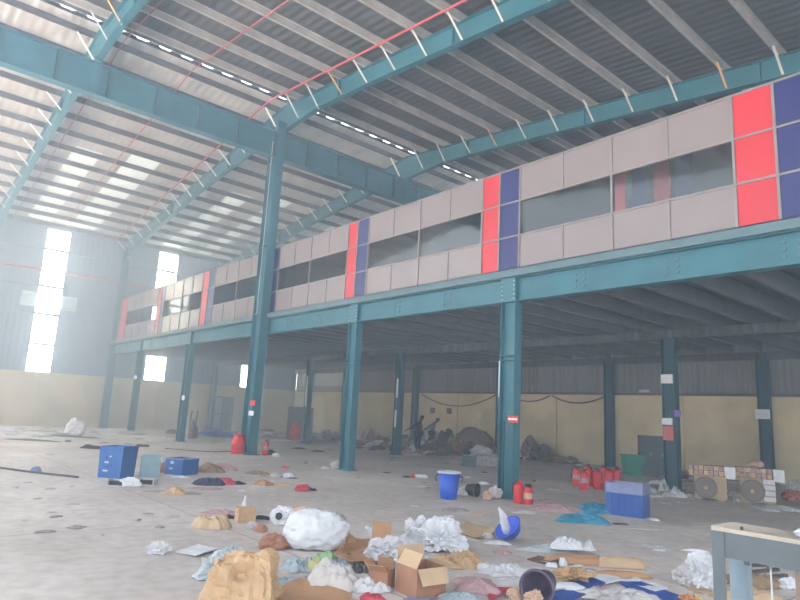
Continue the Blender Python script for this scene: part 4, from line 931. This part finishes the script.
# ------------------------------------------------------------------ rubbish heaps under the mezzanine
rng = random.Random(4)
HM = ['grey_litter', 'dark_litter', 'brown_litter', 'paper', 'dark_litter', 'foam', 'trash_brown', 'green_litter', 'pink', 'dark_litter', 'white', 'brown_litter']
protos = []
for i in range(12):
    o = lump('rubbish_bag', 0, 0, 0, .5, HM[i % len(HM)], None, None, dep=.9, seed=300+i, amp=.4, loc=Vector((0, 0, 0)), W=1.0, sub=3)
    protos.append(o)
used = set()
def heap(n, xs, ys, hmax, lab, group, s0=.5, s1=1.2):
    for k in range(n):
        px = rng.uniform(*xs); py = rng.uniform(*ys)
        i = rng.randrange(len(protos)); o = protos[i]
        if i in used: o = protos[i].copy(); C.objects.link(o)
        used.add(i)
        p = at(px, py); s = rng.uniform(s0, s1)
        t = (ys[1]-py)/max(1, ys[1]-ys[0])
        o.location = (p.x, p.y, .002); o.scale = (s, s*rng.uniform(.7, 1), s*hmax*(.5+t)); o.rotation_euler = (0, 0, rng.uniform(0, 6.3))
        tag(o, lab, 'rubbish', group)
def pile(n, x0, x1, y0, y1, hm, lab, group, s0=.4, s1=.95):
    for k in range(n):
        x = rng.uniform(x0, x1); y = rng.uniform(y0, y1); i = rng.randrange(len(protos)); o = protos[i]
        if i in used: o = o.copy(); C.objects.link(o)
        used.add(i); s = rng.uniform(s0, s1); t = (y-y0)/(y1-y0); u_ = (x-x0)/(x1-x0)
        o.location = (x, min(y, YB-.15-s*.62), .002); o.scale = (s, s*rng.uniform(.7, 1), 2*hm*(.25+.75*t)*rng.uniform(.5, 1)*(.55+.45*math.sin(PI*u_)))
        o.rotation_euler = (0, 0, rng.uniform(0, 6.3)); tag(o, lab, 'rubbish', group)
pile(34, -30.5, -25.2, 19.3, 22.6, .95, 'crumpled rubbish in the heap left of the mid column beside the people', 'rubbish heap left of the people')
pile(70, -25.0, -18.8, 19.0, 22.8, 1.1, 'crumpled rubbish in the long heap behind and right of the people', 'rubbish heap right of the people')
pile(26, -23.8, -17.0, 17.4, 19.4, .35, 'low rubbish lying along the near edge of the long heap', 'rubbish at the near edge of the long heap', .3, .7)
pile(18, -35.0, -30.5, 20.5, 22.6, .45, 'low rubbish along the wall between the grey cabinet and the left heap', 'rubbish near the grey cabinet')
pile(22, -18.6, -13.9, 21.9, 22.8, .42, 'low dark rubbish along the back wall right of the middle front column', 'rubbish along the back wall', .4, .9)
pile(16, -12.8, -8.5, 20.2, 22.8, .25, 'low litter on the floor behind the column with notices', 'litter behind the column with notices', .3, .8)
lump('mattress', 0, 0, 0, 1.1, 'brown_litter', 'big brown mattress lump standing in the long heap near its right end', 'mattress', dep=.8, seed=340, amp=.15, f=1.0, smooth=True, loc=Vector((-19.7, 21.7, 0)), W=1.9, rot=-.6)
open_carton('pale_carton', 487, 466, .75, .4, .34, 'pale carton at the near edge of the long heap', m_='grey_litter', mi='paper', flaps=(1, 0, 0, 0), ang=(2.6, 0, 0, 0))
open_carton('dark_crate', 469, 467, .5, .4, .34, 'dark open crate left of the pale carton by the long heap', m_='dark_steel', mi='dark_steel', flaps=(0, 0, 0, 0))
# litter round the column with notices and the fan units
WL = []
for i, (px, py, wp, h_) in enumerate([(650, 493, 10, .14), (657, 497, 12, .05), (664, 492, 7, .3), (668, 497, 12, .1), (676, 495, 9, .2), (681, 498, 10, .12), (692, 497, 16, .06), (645, 489, 9, .1), (655, 484, 9, .1), (688, 484, 12, .05), (690, 476+3, 10, .06), (734, 497, 12, .12), (781, 509, 18, .05), (795, 512, 14, .04), (772, 512, 12, .04), (736, 502, 8, .1)]):
    cap('white_litter', px, py, wp, .25, h_, 'foam' if i % 3 else 'paper', 'white litter strewn about the column with notices and the fan units', 'litter', seed=400+i, rag=.6, amp=.6, group='white litter by the column with notices')
# scattered scraps on the open floor
def scatter(n, xs, ys, w0, w1, mats_, name, lab, cat, group, flatn=.03, avoid=()):
    pr = [cap(name, 0, 0, 0, .22, flatn, m_, None, None, seed=500+k+n, rag=.5, amp=.5, n=5, seg=18, loc=Vector((0, 0, 0)), W=.26) for k, m_ in enumerate(mats_)]
    used_ = 0
    for k in range(n):
        o = pr[k % len(pr)]
        if used_ >= len(pr): o = o.copy(); C.objects.link(o)
        used_ += 1
        p = at(rng.uniform(*xs), rng.uniform(*ys)); s = rng.uniform(w0, w1)
        o.location = (p.x, p.y, .003); o.scale = (s, s*rng.uniform(.5, 1), s); o.rotation_euler = (0, 0, rng.uniform(0, 6.3))
        tag(o, lab, cat, group)
scatter(60, (2, 95), (427.5, 437), .8, 3.0, ['white', 'blue_film', 'grey_litter', 'paper', 'pink', 'foam'], 'pale_scrap', 'pale flat scrap on the floor near the far yellow wall, left part', 'scrap', 'pale scraps near the far wall')
scatter(26, (100, 250), (431, 446), .6, 2.0, ['paper', 'grey_litter', 'white'], 'pale_scrap', 'small flat scrap on the floor between the short columns', 'scrap', 'scraps between the short columns')
scatter(34, (255, 395), (444, 485), .3, 1.1, ['paper', 'grey_litter', 'white', 'dark_litter'], 'floor_scrap', 'small flat scrap on the floor around the tall column and its right neighbour', 'scrap', 'scraps around the tall column')
scatter(40, (400, 640), (462, 492), .3, 1.2, ['paper', 'grey_litter', 'pink', 'dark_litter'], 'floor_scrap', 'small flat scrap in the shade under the mezzanine edge', 'scrap', 'scraps under the mezzanine edge')
scatter(34, (10, 300), (455, 540), .2, .9, ['paper', 'grey_litter', 'white'], 'floor_scrap', 'small flat scrap on the open floor at the left', 'scrap', 'scraps on the open floor at the left')
scatter(44, (320, 700), (500, 595), .15, .7, ['paper', 'grey_litter', 'white', 'carton_pale', 'pink'], 'floor_scrap', 'small flat scrap on the open floor in front of the mezzanine', 'scrap', 'scraps on the open floor in front')
scatter(20, (640, 800), (485, 512), .3, 1.0, ['paper', 'grey_litter', 'blue_film'], 'floor_scrap', 'small flat scrap among the fan units', 'scrap', 'scraps among the fan units')
# ------------------------------------------------------------------ people
def skin_obj(name, nodes, edges, m_, parent=None, sub=1):
    me = bpy.data.meshes.new(name); me.from_pydata([n_[0] for n_ in nodes], edges, []); me.materials.append(M[m_])
    o = bpy.data.objects.new(name, me); C.objects.link(o)
    if parent: o.parent = parent
    md = o.modifiers.new('skin', 'SKIN'); sv = me.skin_vertices[0].data
    for i, n_ in enumerate(nodes):
        rr = n_[1]; sv[i].radius = rr if isinstance(rr, tuple) else (rr, rr)
    sv[0].use_root = True
    sd = o.modifiers.new('sub', 'SUBSURF'); sd.levels = sub; sd.render_levels = sub
    return o
def person(px, py, rz, lab, shirt, J):
    """J: joints in local metres; x right in the picture, y away, z up"""
    p = at(px, py); P_ = {k: Vector(v) for k, v in J.items()}
    pel = (P_['hipL']+P_['hipR'])/2+Vector((0, 0, .05))
    chest = P_['chest']; neck = P_['neck']; head = P_['head']
    nd = [(pel, (.14, .10)), (pel.lerp(chest, .5), (.13, .10)), (chest, (.16, .11)), (neck, .055), (neck.lerp(head, .45), (.062, .07)), (head, (.078, .092)), (head+(head-neck).normalized()*.08, (.05, .06))]
    ed = [(0, 1), (1, 2), (2, 3), (3, 4), (4, 5), (5, 6)]
    for s_ in 'LR':
        a = len(nd); sh, el, wr = P_['sh'+s_], P_['el'+s_], P_['wr'+s_]
        hd = (wr-el).normalized()
        nd += [(sh, .058), (sh.lerp(el, .5), .047), (el, .04), (el.lerp(wr, .5), .036), (wr, .026), (wr+hd*.07, (.038, .02))]
        ed += [(2, a), (a, a+1), (a+1, a+2), (a+2, a+3), (a+3, a+4), (a+4, a+5)]
        side = hd.cross(Vector((0, 0, 1))).normalized()
        for f in range(5):
            b0_ = len(nd); off = side*(.03-.018*f) if f < 4 else side*.04
            root = wr+hd*(.085 if f < 4 else .03)+off; L_ = (.07, .08, .075, .055, .05)[f]
            dd = (hd+Vector((0, 0, -.35))).normalized() if f < 4 else (hd+side*.8).normalized()
            nd += [(root, .010), (root+dd*L_*.55, .009), (root+dd*L_*.9+Vector((0, 0, -.02)), .007)]
            ed += [(a+5, b0_), (b0_, b0_+1), (b0_+1, b0_+2)]
        c = len(nd); hp, kn, an = P_['hip'+s_], P_['kn'+s_], P_['an'+s_]
        nd += [(hp, .095), (hp.lerp(kn, .5), .078), (kn, .058), (kn.lerp(an, .4), .055), (an, .036), (an+Vector((.0, -.03, -.045)), .035), (an+P_['toe']*.13+Vector((0, 0, -.055)), (.042, .025))]
        ed += [(0, c), (c, c+1), (c+1, c+2), (c+2, c+3), (c+3, c+4), (c+4, c+5), (c+5, c+6)]
    nd = [(tuple(v), r_) for v, r_ in nd]
    b = skin_obj('person', nd, ed, 'skin', None, 2); b.location = (p.x, p.y, 0); b.rotation_euler = (0, 0, YAW+rz)
    tag(b, lab, 'person', kind='thing')
    # clothes
    T = [(tuple(pel), (.17, .135)), (tuple(pel.lerp(chest, .5)), (.155, .125)), (tuple(chest), (.18, .13)), (tuple(chest.lerp(neck, .6)), .085)]
    te = [(0, 1), (1, 2), (2, 3)]
    for s_ in 'LR':
        a = len(T); sh, el, wr = P_['sh'+s_], P_['el'+s_], P_['wr'+s_]
        T += [(tuple(sh), .078), (tuple(sh.lerp(el, .5)), .064), (tuple(el), .056), (tuple(el.lerp(wr, .5)), .05)]; te += [(2, a), (a, a+1), (a+1, a+2), (a+2, a+3)]
    skin_obj('shirt', T, te, shirt, b, 2)
    T = [(tuple(pel), (.165, .13))]; te = []
    for s_ in 'LR':
        a = len(T); hp, kn, an = P_['hip'+s_], P_['kn'+s_], P_['an'+s_]
        T += [(tuple(hp), .112), (tuple(hp.lerp(kn, .5)), .095), (tuple(kn), .08), (tuple(kn.lerp(an, .45)), .074), (tuple(an+Vector((0, 0, .05))), .066)]; te += [(0, a), (a, a+1), (a+1, a+2), (a+2, a+3), (a+3, a+4)]
    skin_obj('trousers', T, te, 'trousers', b, 2)
    bm = bmesh.new(); bmesh.ops.create_icosphere(bm, subdivisions=3, radius=1); dv = (head-neck).normalized()
    q = Vector((0, 0, 1)).rotation_difference(dv)
    fw_ = P_['face'].normalized()
    for v in bm.verts:
        c = v.co.copy(); v.co = head+dv*.035+q @ Vector((c.x*.088, c.y*.104, c.z*.1))-fw_*.018
    bmesh.ops.delete(bm, geom=[v for v in bm.verts if (v.co-head).dot(fw_) > .035 or (v.co-head).dot(dv) < -.05], context='VERTS')
    me = bpy.data.meshes.new('hair'); bm.to_mesh(me); bm.free(); me.materials.append(M['hair']); me.polygons.foreach_set('use_smooth', [True]*len(me.polygons))
    h_ = bpy.data.objects.new('hair', me); C.objects.link(h_); h_.parent = b
    # face: nose, eyes, ears, mouth
    sd_ = fw_.cross(dv).normalized()
    mb = MB(); n0 = head+fw_*.088
    mb.tube([n0+dv*.02, n0-dv*.01+fw_*.014, n0-dv*.022], [.006, .013, .008], 8)
    mb.build('nose', M['skin'], b, smooth=True)
    for s_ in (-1, 1):
        e = head+fw_*.082+sd_*s_*.031+dv*.012; MB().lathe([(.001, -.011), (.009, -.006), (.012, 0), (.009, .006), (.001, .011)], tuple(e), 10, caps=False).build('eye', M['white'], b, smooth=True)
        e = head+sd_*s_*.082; MB().tube([e+dv*.025, e+sd_*s_*.014, e-dv*.03], [.006, .013, .007], 8).build('ear', M['skin'], b, smooth=True)
    MB().tube([head+fw_*.088-dv*.042-sd_*.022, head+fw_*.095-dv*.044, head+fw_*.088-dv*.042+sd_*.022], [.004, .007, .004], 6).build('mouth', M['red_cloth'], b, smooth=True)
    return b
person(417, 453, 0, 'person in dark clothes bending to the left over the rubbish', 'shirt_dark', dict(hipL=(-.02, .1, .84), hipR=(.1, -.08, .84), chest=(.06, -.02, 1.24), neck=(.09, -.05, 1.38), head=(.13, -.08, 1.51), shL=(-.02, .14, 1.27), elL=(-.28, .12, 1.08), wrL=(-.48, .02, .98), shR=(.06, -.2, 1.26), elR=(-.2, -.26, 1.1), wrR=(-.42, -.22, 1.02), knL=(-.1, .1, .46), anL=(.0, .14, .1), knR=(.06, -.12, .46), anR=(.12, -.12, .1), toe=(-1, -.1, 0), face=(-.8, -.3, -.45)))
person(431, 450.5, 0, 'person in a grey shirt and dark trousers leaning left towards the other one', 'shirt_grey', dict(hipL=(-.02, .1, .84), hipR=(.02, -.1, .84), chest=(.08, 0, 1.22), neck=(.16, -.02, 1.34), head=(.25, -.05, 1.43), shL=(.02, .17, 1.24), elL=(-.22, .2, 1.06), wrL=(-.4, .12, .93), shR=(.04, -.18, 1.22), elR=(-.2, -.26, 1.05), wrR=(-.4, -.24, .95), knL=(.1, .14, .46), anL=(.2, .16, .1), knR=(-.12, -.12, .46), anR=(-.2, -.12, .1), toe=(-.9, -.3, 0), face=(.3, -.6, -.6)))
